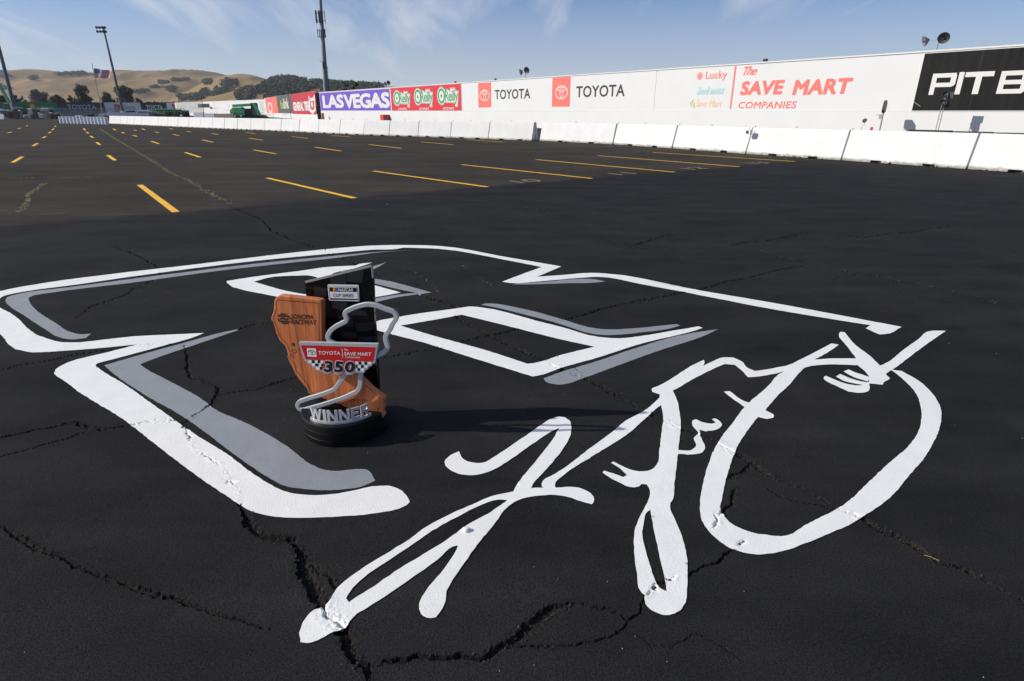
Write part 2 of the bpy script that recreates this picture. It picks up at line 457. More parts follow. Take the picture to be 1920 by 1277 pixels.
# ------------------------------------------------------------------ ground
def asphalt_mat():
    m = bpy.data.materials.new('asphalt'); m.use_nodes = True
    t = m.node_tree; L = t.links; b = t.nodes['Principled BSDF']
    c = N(t, 'ShaderNodeTexCoord'); o = c.outputs['Object']
    sp = N(t, 'ShaderNodeSeparateXYZ'); L.new(o, sp.inputs[0])
    # edge of the fresh seal coat: the line through the ends of the parking bays
    A, B = G(330, 398), G(1490, 303)
    d = (B - A) / np.linalg.norm(B - A); nn = np.array([-d[1], d[0]])
    a1 = N(t, 'ShaderNodeMath', operation='MULTIPLY'); a1.inputs[1].default_value = nn[0]; L.new(sp.outputs['X'], a1.inputs[0])
    a2 = N(t, 'ShaderNodeMath', operation='MULTIPLY_ADD'); a2.inputs[1].default_value = nn[1]
    L.new(sp.outputs['Y'], a2.inputs[0]); L.new(a1.outputs[0], a2.inputs[2])
    ne = N(t, 'ShaderNodeTexNoise', i_Scale=.9, i_Detail=6.0, i_Roughness=.65); L.new(o, ne.inputs['Vector'])
    a3 = N(t, 'ShaderNodeMath', operation='MULTIPLY_ADD'); a3.inputs[1].default_value = .9
    L.new(ne.outputs['Fac'], a3.inputs[0]); L.new(a2.outputs[0], a3.inputs[2])
    off = float(A @ nn)
    sl = N(t, 'ShaderNodeMapRange', i_From_Min=off + .33, i_From_Max=off + .62); L.new(a3.outputs[0], sl.inputs['Value'])
    # seal coat: near black, brushed
    mpb = N(t, 'ShaderNodeMapping'); mpb.inputs['Rotation'].default_value = (0, 0, -.61); mpb.inputs['Scale'].default_value = (.75, 1.5, 1)
    L.new(o, mpb.inputs[0])
    nb = N(t, 'ShaderNodeTexNoise', i_Scale=1.6, i_Detail=6.0, i_Roughness=.6); L.new(mpb.outputs[0], nb.inputs['Vector'])
    rb = N(t, 'ShaderNodeValToRGB'); e = rb.color_ramp.elements
    e[0].position = .28; e[0].color = (.0130, .0132, .0141, 1); e[1].position = .74; e[1].color = (.0270, .0270, .0280, 1)
    L.new(nb.outputs['Fac'], rb.inputs[0])
    # brown dust lying in soft patches on the seal coat
    nd = N(t, 'ShaderNodeTexNoise', i_Scale=1.1, i_Detail=8.0, i_Roughness=.68, i_Distortion=.5); L.new(o, nd.inputs['Vector'])
    md = N(t, 'ShaderNodeMapRange', i_From_Min=.50, i_From_Max=.78, i_To_Max=.75); L.new(nd.outputs['Fac'], md.inputs['Value'])
    xd = N(t, 'ShaderNodeMixRGB'); xd.inputs['Color2'].default_value = (.0315, .0300, .0292, 1)
    L.new(md.outputs[0], xd.inputs['Fac']); L.new(rb.outputs[0], xd.inputs['Color1'])
    # old asphalt: grey brown with pale and dark aggregate
    ng = N(t, 'ShaderNodeTexNoise', i_Scale=.30, i_Detail=9.0, i_Roughness=.72, i_Distortion=.4); L.new(mpb.outputs[0], ng.inputs['Vector'])
    rg = N(t, 'ShaderNodeValToRGB'); e = rg.color_ramp.elements
    e[0].position = .3; e[0].color = (.0250, .0215, .0165, 1); e[1].position = .75; e[1].color = (.0640, .0580, .0475, 1)
    L.new(ng.outputs['Fac'], rg.inputs[0])
    mix = N(t, 'ShaderNodeMixRGB'); L.new(sl.outputs[0], mix.inputs['Fac']); L.new(xd.outputs[0], mix.inputs['Color1']); L.new(rg.outputs[0], mix.inputs['Color2'])
    # dark tyre rub in long thin arcs on the old surface
    mpt = N(t, 'ShaderNodeMapping'); mpt.inputs['Rotation'].default_value = (0, 0, .9); mpt.inputs['Scale'].default_value = (.12, .8, 1)
    L.new(o, mpt.inputs[0])
    ntr = N(t, 'ShaderNodeTexNoise', i_Scale=1.5, i_Detail=5.0, i_Roughness=.6, i_Distortion=1.5); L.new(mpt.outputs[0], ntr.inputs['Vector'])
    mtr = N(t, 'ShaderNodeMapRange', i_From_Min=.40, i_From_Max=.62, i_To_Min=.86, i_To_Max=1.06); L.new(ntr.outputs['Fac'], mtr.inputs['Value'])
    mxt = N(t, 'ShaderNodeMixRGB', blend_type='MULTIPLY'); mxt.inputs['Fac'].default_value = 1
    L.new(mix.outputs[0], mxt.inputs['Color1']); L.new(mtr.outputs[0], mxt.inputs['Color2']); mix = mxt
    # stone grain
    gr = N(t, 'ShaderNodeTexNoise', i_Scale=170.0, i_Detail=4.0, i_Roughness=.7); L.new(o, gr.inputs['Vector'])
    gm = N(t, 'ShaderNodeMapRange', i_From_Min=.3, i_From_Max=.7, i_To_Min=.34, i_To_Max=1.72); L.new(gr.outputs['Fac'], gm.inputs['Value'])
    m2 = N(t, 'ShaderNodeMixRGB', blend_type='MULTIPLY'); m2.inputs['Fac'].default_value = 1
    L.new(mix.outputs[0], m2.inputs['Color1']); L.new(gm.outputs[0], m2.inputs['Color2'])
    # dusty grit lying in the cracks
    at = N(t, 'ShaderNodeAttribute', attribute_name='crack')
    gd = N(t, 'ShaderNodeTexNoise', i_Scale=70.0, i_Detail=4.0, i_Roughness=.7); L.new(o, gd.inputs['Vector'])
    rd = N(t, 'ShaderNodeValToRGB'); e = rd.color_ramp.elements
    e[0].position = .38; e[0].color = (.008, .0078, .0075, 1); e[1].position = .68; e[1].color = (.040, .036, .032, 1)
    L.new(gd.outputs['Fac'], rd.inputs[0])
    m3 = N(t, 'ShaderNodeMixRGB'); L.new(at.outputs['Fac'], m3.inputs['Fac']); L.new(m2.outputs[0], m3.inputs['Color1']); L.new(rd.outputs[0], m3.inputs['Color2'])
    L.new(m3.outputs[0], b.inputs['Base Color'])
    b.inputs['Roughness'].default_value = .82
    b.inputs['Specular IOR Level'].default_value = .05
    b1 = N(t, 'ShaderNodeBump'); b1.inputs['Strength'].default_value = .8; b1.inputs['Distance'].default_value = .006
    L.new(gr.outputs['Fac'], b1.inputs['Height'])
    n5 = N(t, 'ShaderNodeTexNoise', i_Scale=38.0, i_Detail=4.0); L.new(o, n5.inputs['Vector'])
    b2 = N(t, 'ShaderNodeBump'); b2.inputs['Strength'].default_value = .35; b2.inputs['Distance'].default_value = .006
    L.new(n5.outputs['Fac'], b2.inputs['Height']); L.new(b1.outputs[0], b2.inputs['Normal'])
    L.new(b2.outputs[0], b.inputs['Normal'])
    return m
ASPH = asphalt_mat()

def grid_mesh(name, X, Y, Z):
    r, c = X.shape
    me = bpy.data.meshes.new(name)
    co = np.stack([X, Y, Z], -1).reshape(-1, 3).astype(np.float32)
    me.vertices.add(r * c); me.vertices.foreach_set('co', co.ravel())
    i = np.arange(r * c).reshape(r, c)
    q = np.stack([i[:-1, :-1], i[:-1, 1:], i[1:, 1:], i[1:, :-1]], -1).reshape(-1, 4)
    me.loops.add(q.size); me.loops.foreach_set('vertex_index', q.ravel().astype(np.int32))
    me.polygons.add(len(q)); me.polygons.foreach_set('loop_start', (np.arange(len(q)) * 4).astype(np.int32))
    me.polygons.foreach_set('loop_total', np.full(len(q), 4, np.int32))
    me.update(calc_edges=True); me.validate()
    return me
ROWS, COLS = 600, 1080
ty = np.linspace(0, 1, ROWS)
ang = np.radians(57.0) * (1 - ty) + np.radians(3.7) * ty      # angle below eye level
Yr = CAM_H / np.tan(ang)
xs = np.linspace(-1, 1, COLS)
# columns fan out with distance so that far cells grow with it
half = 1.02 * (Yr + .45)
X = half[:, None] * xs[None, :]
Yg = np.repeat(Yr[:, None], COLS, 1)
Zg, Cg = ground_relief(X, Yg)
Zg = Zg.reshape(X.shape)
edge = np.minimum(1, np.minimum(np.arange(ROWS)[:, None], ROWS - 1 - np.arange(ROWS)[:, None]) / 8.0) * np.minimum(1, np.minimum(np.arange(COLS)[None], COLS - 1 - np.arange(COLS)[None]) / 8.0)
Zg = Zg * edge
me = grid_mesh('parking_lot', X, Yg, Zg)
at = me.attributes.new('crack', 'FLOAT', 'POINT'); at.data.foreach_set('value', Cg.astype(np.float32))
lot = link('parking_lot', me, ASPH); tag(lot, kind='structure')
me.polygons.foreach_set('use_smooth', np.zeros(len(me.polygons), bool))      # broken stone, not putty
# farther out the same asphalt as plain sheets
mb = MB()
Y1 = float(Yr[-1]); h1 = float(half[-1])
Y0, h0 = float(Yr[0]), float(half[0])
mb.add([(-200, Y1, 0), (-h1, Y1, 0), (h1, Y1, 0), (200, Y1, 0), (400, 190, -.04), (-400, 190, -.04),
        (-h0, Y0, 0), (h0, Y0, 0), (-200, Y0, 0), (200, Y0, 0), (-200, -120, 0), (200, -120, 0)],
       [(0, 1, 2, 3, 4, 5), (8, 6, 1, 0), (7, 9, 3, 2), (10, 11, 9, 7, 6, 8)])
lot2 = mb.build('paved_apron', ASPH); tag(lot2, kind='structure')
mb = MB()
mb.add([(-1800, -400, -.09), (1800, -400, -.09), (1800, 2550, -.09), (-1800, 2550, -.09)], [(0, 1, 2, 3)])
gnd = mb.build('ground', ASPH); tag(gnd, kind='structure')

# ------------------------------------------------------------------ paint on the asphalt
def paint_mat(name, col, var=.05, chip=.0):
    m = bpy.data.materials.new(name); m.use_nodes = True
    t = m.node_tree; L = t.links; b = t.nodes['Principled BSDF']
    c = N(t, 'ShaderNodeTexCoord'); o = c.outputs['Object']
    n = N(t, 'ShaderNodeTexNoise', i_Scale=5.0, i_Detail=6.0, i_Roughness=.7); L.new(o, n.inputs['Vector'])
    r = N(t, 'ShaderNodeValToRGB'); e = r.color_ramp.elements
    e[0].position = .3; e[1].position = .7
    e[0].color = tuple(x * (1 - var) for x in col) + (1,); e[1].color = tuple(min(1, x * (1 + var)) for x in col) + (1,)
    L.new(n.outputs['Fac'], r.inputs[0])
    # tiny pinholes where the asphalt shows through
    v = N(t, 'ShaderNodeTexNoise', i_Scale=120.0, i_Detail=3.0, i_Roughness=.75); L.new(o, v.inputs['Vector'])
    n2 = N(t, 'ShaderNodeTexNoise', i_Scale=3.0, i_Detail=2.0); L.new(o, n2.inputs['Vector'])
    ad = N(t, 'ShaderNodeMath', operation='MULTIPLY_ADD'); ad.inputs[1].default_value = .35
    L.new(n2.outputs['Fac'], ad.inputs[0]); L.new(v.outputs['Fac'], ad.inputs[2])
    mr = N(t, 'ShaderNodeMapRange', i_From_Min=.93 - chip, i_From_Max=.99 - chip); L.new(ad.outputs[0], mr.inputs['Value'])
    mx = N(t, 'ShaderNodeMixRGB'); L.new(mr.outputs[0], mx.inputs['Fac']); L.new(r.outputs[0], mx.inputs['Color1']); mx.inputs['Color2'].default_value = (.03, .03, .03, 1)
    L.new(mx.outputs[0], b.inputs['Base Color'])
    b.inputs['Roughness'].default_value = .7
    g = N(t, 'ShaderNodeTexNoise', i_Scale=170.0, i_Detail=4.0, i_Roughness=.7); L.new(o, g.inputs['Vector'])
    bp = N(t, 'ShaderNodeBump'); bp.inputs['Strength'].default_value = .55; bp.inputs['Distance'].default_value = .004
    L.new(g.outputs['Fac'], bp.inputs['Height']); L.new(bp.outputs[0], b.inputs['Normal'])
    return m
P_WHITE = paint_mat('white_ground_paint', (.745, .745, .735), .045)
P_GREY = paint_mat('grey_ground_paint', (.228, .243, .268), .08)
P_YEL = paint_mat('yellow_line_paint', (.80, .43, .014), .12, .07)
P_TAN = paint_mat('faded_number_paint', (.26, .18, .10), .15, .2)

def inside(poly, pts):
    x, y = pts[:, 0], pts[:, 1]
    r = np.zeros(len(pts), bool); n = len(poly); P = np.asarray(poly)
    for i in range(n):
        x1, y1 = P[i]; x2, y2 = P[(i + 1) % n]
        if y1 == y2: continue
        c = ((y1 > y) != (y2 > y)) & (x < (x2 - x1) * (y - y1) / (y2 - y1) + x1)
        r ^= c
    return r
def paint(name, outlines, holes, mat, parent=None, lift=.0025, step=.014, smooth=True, relief=True, rough=.0016):
    """a coat of paint that follows the asphalt: outlines in photograph coordinates, laid on the ground in metres"""
    polys, kinds = [], []
    for k, lst in ((1, outlines), (0, holes)):
        for pl in lst:
            g = [G(*p) for p in pl]
            g = spline(g, True, 48, 4) if smooth else g
            q = []
            for i in range(len(g)):
                a, b = g[i], g[(i + 1) % len(g)]
                n = max(1, int(np.linalg.norm(b - a) / step))
                for j in range(n): q.append(a + (b - a) * j / n)
            q = np.array(q)
            nx = fbm(q[:, 0] * 60, q[:, 1] * 60, 2, 71); ny = fbm(q[:, 0] * 60, q[:, 1] * 60, 2, 77)
            q = q + np.stack([nx, ny], -1) * rough * 4
            polys.append(q); kinds.append(k)
    allp = np.concatenate(polys)
    lo, hi = allp.min(0), allp.max(0)
    gxs, gys = np.meshgrid(np.arange(lo[0], hi[0], step), np.arange(lo[1], hi[1], step))
    gp = np.stack([gxs.ravel(), gys.ravel()], -1) + rng.uniform(-.2, .2, (gxs.size, 2)) * step
    def ins(p):
        r = np.zeros(len(p), bool)
        for q, k in zip(polys, kinds):
            if k: r |= inside(q, p)
        for q, k in zip(polys, kinds):
            if not k: r &= ~inside(q, p)
        return r
    if relief and len(gp):
        _, c0 = ground_relief(gp[:, 0], gp[:, 1])
        nc = gp[c0 > .04]; h3 = step / 3
        if len(nc): gp = np.concatenate([gp] + [nc + np.array((i * h3, j * h3)) for i in (-1, 0, 1) for j in (-1, 0, 1) if i or j])
    gp = gp[ins(gp)]
    verts = [Vector(p) for p in allp] + [Vector(p) for p in gp]
    edges, b = [], 0
    for q in polys:
        n = len(q); edges += [(b + i, b + (i + 1) % n) for i in range(n)]; b += n
    V, E_, F, *_ = delaunay_2d_cdt(verts, edges, [], 0, 1e-6)
    V = np.array([(v.x, v.y) for v in V]); F = np.array([f for f in F if len(f) == 3])
    cen = V[F].mean(1)
    F = F[ins(cen)]
    used = np.unique(F); mp_ = -np.ones(len(V), int); mp_[used] = np.arange(len(used))
    V = V[used]; F = mp_[F]
    if relief:
        z, cr, core, low = ground_relief(V[:, 0], V[:, 1], True)
        # the coat split along the middle of the cracks, here and there
        brk = np.clip((core - .5) * 4, 0, 1) * np.clip((vnoise(V[:, 0] * 16, V[:, 1] * 16, 81) - .52) * 7, 0, 1)
        z = z + lift + .80 * low - brk * (.006 + .80 * low)
    else:
        z = np.full(len(V), lift)
    me = bpy.data.meshes.new(name)
    a, b_, c_ = V[F[:, 0]], V[F[:, 1]], V[F[:, 2]]
    flip = ((b_[:, 0] - a[:, 0]) * (c_[:, 1] - a[:, 1]) - (b_[:, 1] - a[:, 1]) * (c_[:, 0] - a[:, 0])) < 0
    F[flip] = F[flip][:, ::-1]
    me.from_pydata([(p[0], p[1], h) for p, h in zip(V.tolist(), z.tolist())], [], F.tolist())
    me.polygons.foreach_set('use_smooth', np.ones(len(me.polygons), bool))
    return link(name, me, mat, parent)

outline_a = [(-20,556),(-42,566),(-50,578),(-40,594),(-20,610),(0,626)] 
white_outline = (ZA([(0,252),(200,215),(500,175),(830,137),(1200,92),(1480,62),(1640,50),(1760,47)]) +
  ZE([(200,53),(390,58),(700,110),(993,160),(872,212),(1000,203),(1140,192),(1190,193),(1660,275)]) +
  ZH([(0,384),(270,435),(700,508),(1308,622),(1210,660),(1195,660),(1128,630),(1152,614),(1000,590),(700,540),(290,462),(220,448),(0,410)]) +
  ZE([(1660,297),(1400,250),(1180,212),(1130,214),(1000,225),(860,237),(745,244),(697,237),(780,205),(895,163),(700,125),(380,72),(200,66)]) +
  ZA([(1760,64),(1650,68),(1500,82),(1200,110),(900,145),(600,185),(300,228),(100,255),(20,272)]) +
  [(-2,561),(-8,567),(-4,574),(0,577)] +
  ZA([(50,350),(240,472),(280,479),(600,452),(905,438),(860,456),(720,495),(430,572),(424,580),(440,595),(560,670),(700,770),(840,870),(1000,970),(1190,1105),(1250,1135),(1300,1150),(1400,1157),(1500,1150),(1700,1115),(1730,1117),(1812,1178),(1815,1188),(1800,1203),(1650,1240),(1500,1252),(1300,1258),(1200,1250),(1100,1222),(1050,1190),(900,1090),(700,940),(560,830),(300,660),(248,598),(300,568),(480,522),(612,487),(500,499),(300,515),(145,523),(130,522),(0,440)]) +
  [(-25,607),(-48,588),(-52,574),(-42,562),(-20,552)])
bar_outer = [(425,527.5),(470,520.5),(560,508.7),(616,500.8),(666,498.4),(678,494.7),(698,492.8),(676,500.3),(659,505),(626,512.5),(622,515),(660,524),(699.7,534.5),(751,548.5),(740,551),(700,558.4),(640,571),(600,575),(520,557),(425,530)]
bar_hole = [(476,529),(507,520.5),(560,517.2),(576,517),(600,522.3),(655,540),(610,556),(570,552)]
rhomb = [(688,611)] + ZE([(60,438),(185,412),(470,370),(545,360),(580,363),(880,435),(1000,465),(1180,513),(1280,520),(1400,508),(1550,482),(1680,460),(1700,468),(1640,487),(1400,545),(1170,617),(990,668),(870,708),(850,711),(820,702),(540,615),(300,540),(130,495),(60,475)])
rhomb_hole = ZE([(188,456),(480,405),(495,402),(520,408),(760,467),(960,518),(1157,562),(1000,600),(850,645),(825,648),(600,575),(400,520)])
number = empty('painted_number', (0, 0, 0), 0, 'huge white outlined number with grey drop shade painted on the black asphalt', 'ground marking')
paint('white_outline', [white_outline, bar_outer, rhomb], [bar_hole, rhomb_hole], P_WHITE, number)
greys = [
 ZA([(25,292),(40,275),(90,262),(300,235),(600,195),(900,157),(1200,122),(1480,95),(1640,80),(1840,68),(1700,78),(1500,103),(1200,135),(900,170),(600,212),(200,262),(150,270),(130,280),(130,295),(150,325),(250,395),(330,438),(360,443),(405,440),(380,460),(320,466),(270,458),(200,420),(100,355),(40,315)]),
 ZA([(1055,421),(1000,432),(800,485),(600,540),(463,580),(500,615),(640,710),(830,820),(900,870),(1100,1020),(1200,1085),(1260,1115),(1350,1130),(1500,1133),(1600,1120),(1665,1092),(1625,1043),(1600,1040),(1500,1050),(1440,1045),(1380,1020),(1280,945),(1100,840),(940,768),(915,745),(760,655),(640,590),(622,576),(660,560),(850,495),(1055,426)]),
 [(725,491.5),(705,498),(680,505),(655,513),(690,509.5),(705,503)],
 [(640,508),(698.7,522),(740,529.7),(775,539),(809,548.7),(790,551.5),(751,556.5),(702,568),(650,580),(640,576),(702,560.5),(750,552),(779,549.5),(728,538),(698,531),(640,518)],
 ZE([(593,352),(610,345),(640,345),(780,367),(870,388),(1000,425),(1180,472),(1250,475),(1400,466),(1570,448),(1587,455),(1560,465),(1400,490),(1250,503),(1190,502),(1150,497),(1000,452),(800,398),(650,362)]),
 ZE([(1777,474),(1650,492),(1300,590),(1150,640),(1000,685),(905,720),(920,738),(975,750),(1010,748),(1100,720),(1250,665),(1500,575),(1700,510)]),
 ZE([(746,250),(760,247),(900,238),(1090,222),(1140,222),(1215,234),(1170,240),(1000,245),(850,250)]),
]
paint('grey_shade', greys, [], P_GREY, number, lift=.002)
sig = [
 ZC([(853,285),(858,303),(885,330),(930,343),(975,342),(1020,318),(1100,265),(1200,198),(1260,155),(1310,125),(1345,113),(1380,116),(1405,135),(1413,165),(1407,210),(1380,260),(1340,315),(1270,395),(1225,445),(1210,480),(1120,495),(1150,440),(1210,365),(1280,280),(1335,200),(1352,168),(1300,195),(1200,262),(1080,345),(1000,388),(920,406),(850,398),(800,372),(781,340),(800,312)]),
 ZC([(1120,488),(1020,510),(900,560),(790,608),(700,655),(600,728),(450,822),(330,900),(250,965),(215,1020),(180,1060),(130,1080),(75,1140),(58,1190),(65,1238),(100,1243),(150,1228),(220,1192),(290,1168),(330,1110),(400,1065),(500,1000),(600,930),(680,875),(760,815),(820,762),(848,757),(840,775),(780,870),(690,980),(655,1050),(665,1095),(700,1118),(738,1113),(780,1050),(792,985),(860,870),(930,770),(1020,660),(1100,560),(1160,525),(1230,510),(1330,505),(1400,515),(1460,535),(1515,550),(1527,530),(1510,495),(1450,468),(1380,465),(1330,468),(1210,470)]),
 ZC([(1280,478),(1265,455),(1275,430),(1330,400),(1450,315),(1490,283)]) + ZD([(88,478),(160,420),(240,375),(310,312),(330,340),(300,358),(250,402),(160,480),(80,530),(0,580)]) + ZC([(1380,400),(1330,455),(1340,478)]),
 ZD([(267,288),(300,272),(360,237),(430,192),(483,166),(486,178),(480,192),(520,172),(565,156),(605,156),(640,172),(665,200),(695,212),(760,202),(840,185),(870,170),(930,140),(1010,98),(1040,103),(1015,122),(940,165),(1010,160),(1112,160),(1075,110),(1040,60),(1047,50),(1065,52),(1110,105),(1170,150),(1210,190),(1230,182),(1300,130),(1370,80),(1430,45),(1482,46),(1440,75),(1350,140),(1260,207),(1245,216),(1235,225),(1250,243),(1228,258),(1222,270),(1160,264),(1166,250),(1150,215),(1118,188),(1010,185),(905,196),(870,215),(820,213),(780,222),(700,236),(665,238),(640,210),(610,186),(570,183),(530,200),(440,245),(365,288),(330,305),(300,308),(270,298)]),
 ZD([(1255,206),(1300,212),(1370,252),(1430,310),(1460,365),(1462,420),(1440,490),(1400,560),(1330,645),(1240,745),(1140,815),(1090,845),(1000,885),(870,937),(820,953),(750,968),(690,970),(630,958),(590,943),(540,910),(500,870),(475,830),(467,780),(475,700),(495,620),(530,530),(560,480),(600,430),(640,375),(665,348),(740,283),(820,210),(905,190),(870,228),(840,265),(790,312),(735,375),(705,405),(670,450),(625,520),(600,580),(575,660),(560,730),(555,790),(570,815),(600,845),(640,865),(680,880),(740,890),(790,895),(830,890),(900,850),(990,805),(1030,785),(1080,750),(1170,665),(1250,590),(1330,520),(1365,470),(1380,420),(1378,360),(1355,300),(1310,250)]),
 ZD([(565,297),(590,295),(660,341),(700,350),(735,374),(770,393),(773,405),(745,412),(705,402),(650,360),(600,325)]),
 ZD([(977,240),(985,232),(1005,240),(1060,262),(1110,272),(1165,266),(1168,280),(1160,297),(1130,303),(1080,298),(1020,270),(985,252)]),
 ZD([(1028,235),(1045,225),(1090,243),(1135,256),(1170,260),(1165,274),(1100,263),(1060,253)]),
 ZD([(1060,214),(1080,206),(1110,219),(1145,230),(1170,240),(1160,256),(1100,237)]),
 ZD([(300,305),(352,288),(368,320),(382,375),(388,430),(380,520),(372,600),(362,680),(357,740),(345,765),(352,800),(380,860),(403,930),(413,980),(416,1060),(414,1130),(403,1178),(372,1210),(330,1222),(290,1212),(255,1190),(238,1160),(240,1140),(222,1125),(207,1050),(196,960),(195,890),(212,830),(245,765),(258,735),(258,700),(245,680),(225,680),(215,690),(180,692),(130,670),(90,650),(65,632),(72,625),(120,640),(150,650),(166,643),(130,610),(100,592),(112,587),(160,612),(215,627),(262,622),(288,600),(300,540),(310,460),(316,400),(306,350)]),
 ZD([(375,540),(430,540),(450,525),(442,490),(460,470),(437,440),(437,418),(450,412),(480,425),(520,430),(533,425),(517,412),(530,408),(550,420),(557,435),(535,455),(490,462),(465,455),(470,480),(478,500),(488,530),(475,550),(430,558),(375,555)]),
]
sig_holes = [
 ZC([(290,1020),(310,985),(380,915),(480,845),(600,765),(740,670),(860,605),(950,560),(1050,528),(1095,530),(1000,595),(900,650),(780,735),(660,810),(560,870),(450,945),(350,1010),(305,1040)]),
 ZD([(262,785),(270,830),(280,880),(295,950),(310,1020),(325,1085),(330,1122),(305,1112),(285,1085),(265,1030),(245,960),(230,890),(235,840),(250,795)]),
]
sg = paint('painted_signature', sig, sig_holes, P_WHITE, None, lift=.003, step=.013)
tag(sg, 'sweeping white signature brushed on the black asphalt beside the big number', 'ground marking')

# parking bays
def bay(p0, p1, w, label, group):
    a, b = G(*p0), G(*p1)
    d = (b - a) / np.linalg.norm(b - a); n = np.array([-d[1], d[0]]) * w / 2
    L = np.linalg.norm(b - a); k = max(2, int(L / .18)); vs, fs = [], []
    for i in range(k + 1):
        c = a + (b - a) * i / k
        j1, j2 = (rng.uniform(-.006, .006), rng.uniform(-.006, .006))
        ps = [c - n * (1 + j1 * 10), c + n * (1 + j2 * 10)]
        z, _ = ground_relief([q[0] for q in ps], [q[1] for q in ps])
        far = c[1] > float(Yr[-1]) - .4
        for q, h in zip(ps, z): vs.append((q[0], q[1], (0 if far else h) + .005))
        if i: fs.append((2 * i - 2, 2 * i, 2 * i + 1, 2 * i - 1))
    o = MB().add(vs, [f[::-1] for f in fs]).build('parking_line', P_YEL)
    return tag(o, label, 'parking line', group)
BG = 'yellow parking bay lines'
near = [((262,347),(330,398),'thick yellow bay line nearest the camera, pointing down at the trophy'),
 ((501,334),(665,372),'second yellow bay line, long and slanting, between the nearest line and the numbered bays'),
 ((700,321),(914,351),'long yellow bay line just left of the faded first bay number'),
 ((866,309),(1110,335),'long yellow bay line between the first and second faded bay numbers'),
 ((1005,299.5),(1265,323),'long yellow bay line between the second and third faded bay numbers'),
 ((1121,292),(1387,313),'long yellow bay line between the third and fourth faded bay numbers'),
 ((1224,286),(1490,303),'yellow bay line closest to the white concrete barrier')]
for a, b, l in near: bay(a, b, .105, l, BG)
mid = [((65,288),(115,258)),((555,250),(592,277)),((953,236),(1030,261)),((1305,223),(1418,243)),((1620,209),(1755,229)),((1898,195),(2065,215)),((778,178),(818,192)),((1040,171),(1095,184)),((1280,162),(1352,173)),((1500,154),(1585,164)),((1705,148),(1800,156)),((170,203),(193,188)),((497,184),(515,197))]
mid.sort(key=lambda q: q[0][0] + q[1][0])
for k, (a, b) in enumerate(mid):
    bay(*ZI([a, b]), .11, 'short yellow bay line on the middle grey asphalt, %s from the left' % ORD[k], BG)
bay((788,266),(850,271.5), .11, 'yellow bay line in front of the white barrier, left of its open gap', BG)
bay((877,262),(943,266.7), .11, 'thin yellow bay line almost touching the white barrier near its gap', BG)
farl = [((220,161),(236,153)),((465,151),(479,160)),((250,137),(263,130)),((268,121),(277,113)),((445,131),(455,138)),((430,112),(438,122)),((683,147),(705,154)),((626,131),(640,137)),((582,114),(595,122)),((797,130),(817,135)),((730,113),(746,120)),((890,143),(922,150)),((870,112),(888,116)),((960,127),(983,131)),((1088,138),(1122,144)),((1265,133),(1310,139)),((40,136),(60,130)),((93,115),(106,110)),((135,101),(142,97)),((282,104),(287,99)),((690,120),(702,124))]
farl.sort(key=lambda q: q[0][0] + q[1][0])
for k, (a, b) in enumerate(farl):
    bay(*ZI([a, b]), .12, 'tiny yellow bay dash far out on the grey asphalt, %s from the left' % ORD[k], BG)

# text from the built-in typeface, turned into a mesh
_TXT = {}
def _glyphs(body, shear, space):
    key = (body, shear, space)
    if key not in _TXT:
        cu = bpy.data.curves.new('lettering', 'FONT')
        cu.body = body; cu.size = 1; cu.shear = shear; cu.space_character = space
        cu.resolution_u = 3; cu.fill_mode = 'FRONT'
        o = bpy.data.objects.new('lettering', cu); COL.objects.link(o)
        dg = bpy.context.evaluated_depsgraph_get(); dg.update()
        me = bpy.data.meshes.new_from_object(o.evaluated_get(dg))
        _TXT[key] = (np.array([v.co[:] for v in me.vertices]), [tuple(p.vertices) for p in me.polygons])
        bpy.data.objects.remove(o); bpy.data.curves.remove(cu); bpy.data.meshes.remove(me)
    v, f = _TXT[key]
    return v.copy(), list(f)
def text_mesh(body, bold=0.0, shear=0.0, space=1.0):
    """box 0..1 wide and high; third coordinate = layer number of the emboldened copies"""
    v0, f0 = _glyphs(body, shear, space)
    shifts = [(0, 0)]
    if bold > .004:
        n = 8 if bold < .035 else 12
        shifts += [(bold * math.cos(2 * math.pi * k / n), bold * math.sin(2 * math.pi * k / n)) for k in range(n)]
        if bold > .05: shifts += [(bold * .55 * math.cos(2 * math.pi * k / 8), bold * .55 * math.sin(2 * math.pi * k / 8)) for k in range(8)]
    V, F = [], []
    for i, (dx, dy) in enumerate(shifts):
        b = sum(len(q) for q in V); q = v0.copy(); q[:, 0] += dx; q[:, 1] += dy; q[:, 2] = i
        V.append(q); F += [tuple(b + j for j in f) for f in f0]
    vs = np.concatenate(V)
    lo, hi = vs[:, :2].min(0), vs[:, :2].max(0)
    vs[:, :2] = (vs[:, :2] - lo) / (hi - lo)
    return vs, F
def front(vs, fs):
    """drops back-facing text faces"""
    out = []
    for f in fs:
        a = sum(vs[f[i]][0] * vs[f[(i + 1) % len(f)]][1] - vs[f[(i + 1) % len(f)]][0] * vs[f[i]][1] for i in range(len(f)))
        out.append(f if a > 0 else f[::-1])
    return out

dA, dB = G(330, 398), G(1490, 303)
along = (dB - dA) / np.linalg.norm(dB - dA)
upd = np.array([-along[1], along[0]])
for body, c, w, word in (('10', (987, 340), .62, 'first, farthest left of the four'), ('11', (1166, 326), .55, 'second'), ('12', (1301, 316), .62, 'third'), ('13', (1420, 306), .62, 'fourth, closest to the white barrier')):
    vs, fs = text_mesh(body, .012)
    g = G(*c); h = .5
    fs = front(vs, fs)
    pts = [g + along * (v[0] - .5) * w + upd * (v[1] - .5) * h for v in vs]
    o = MB().add([(p[0], p[1], .007 + .0002 * v[2]) for p, v in zip(pts, vs)], fs).build('bay_number', P_TAN)
    tag(o, 'faded tan bay number %s painted between yellow lines, %s' % (body, word), 'bay number', 'faded bay numbers')

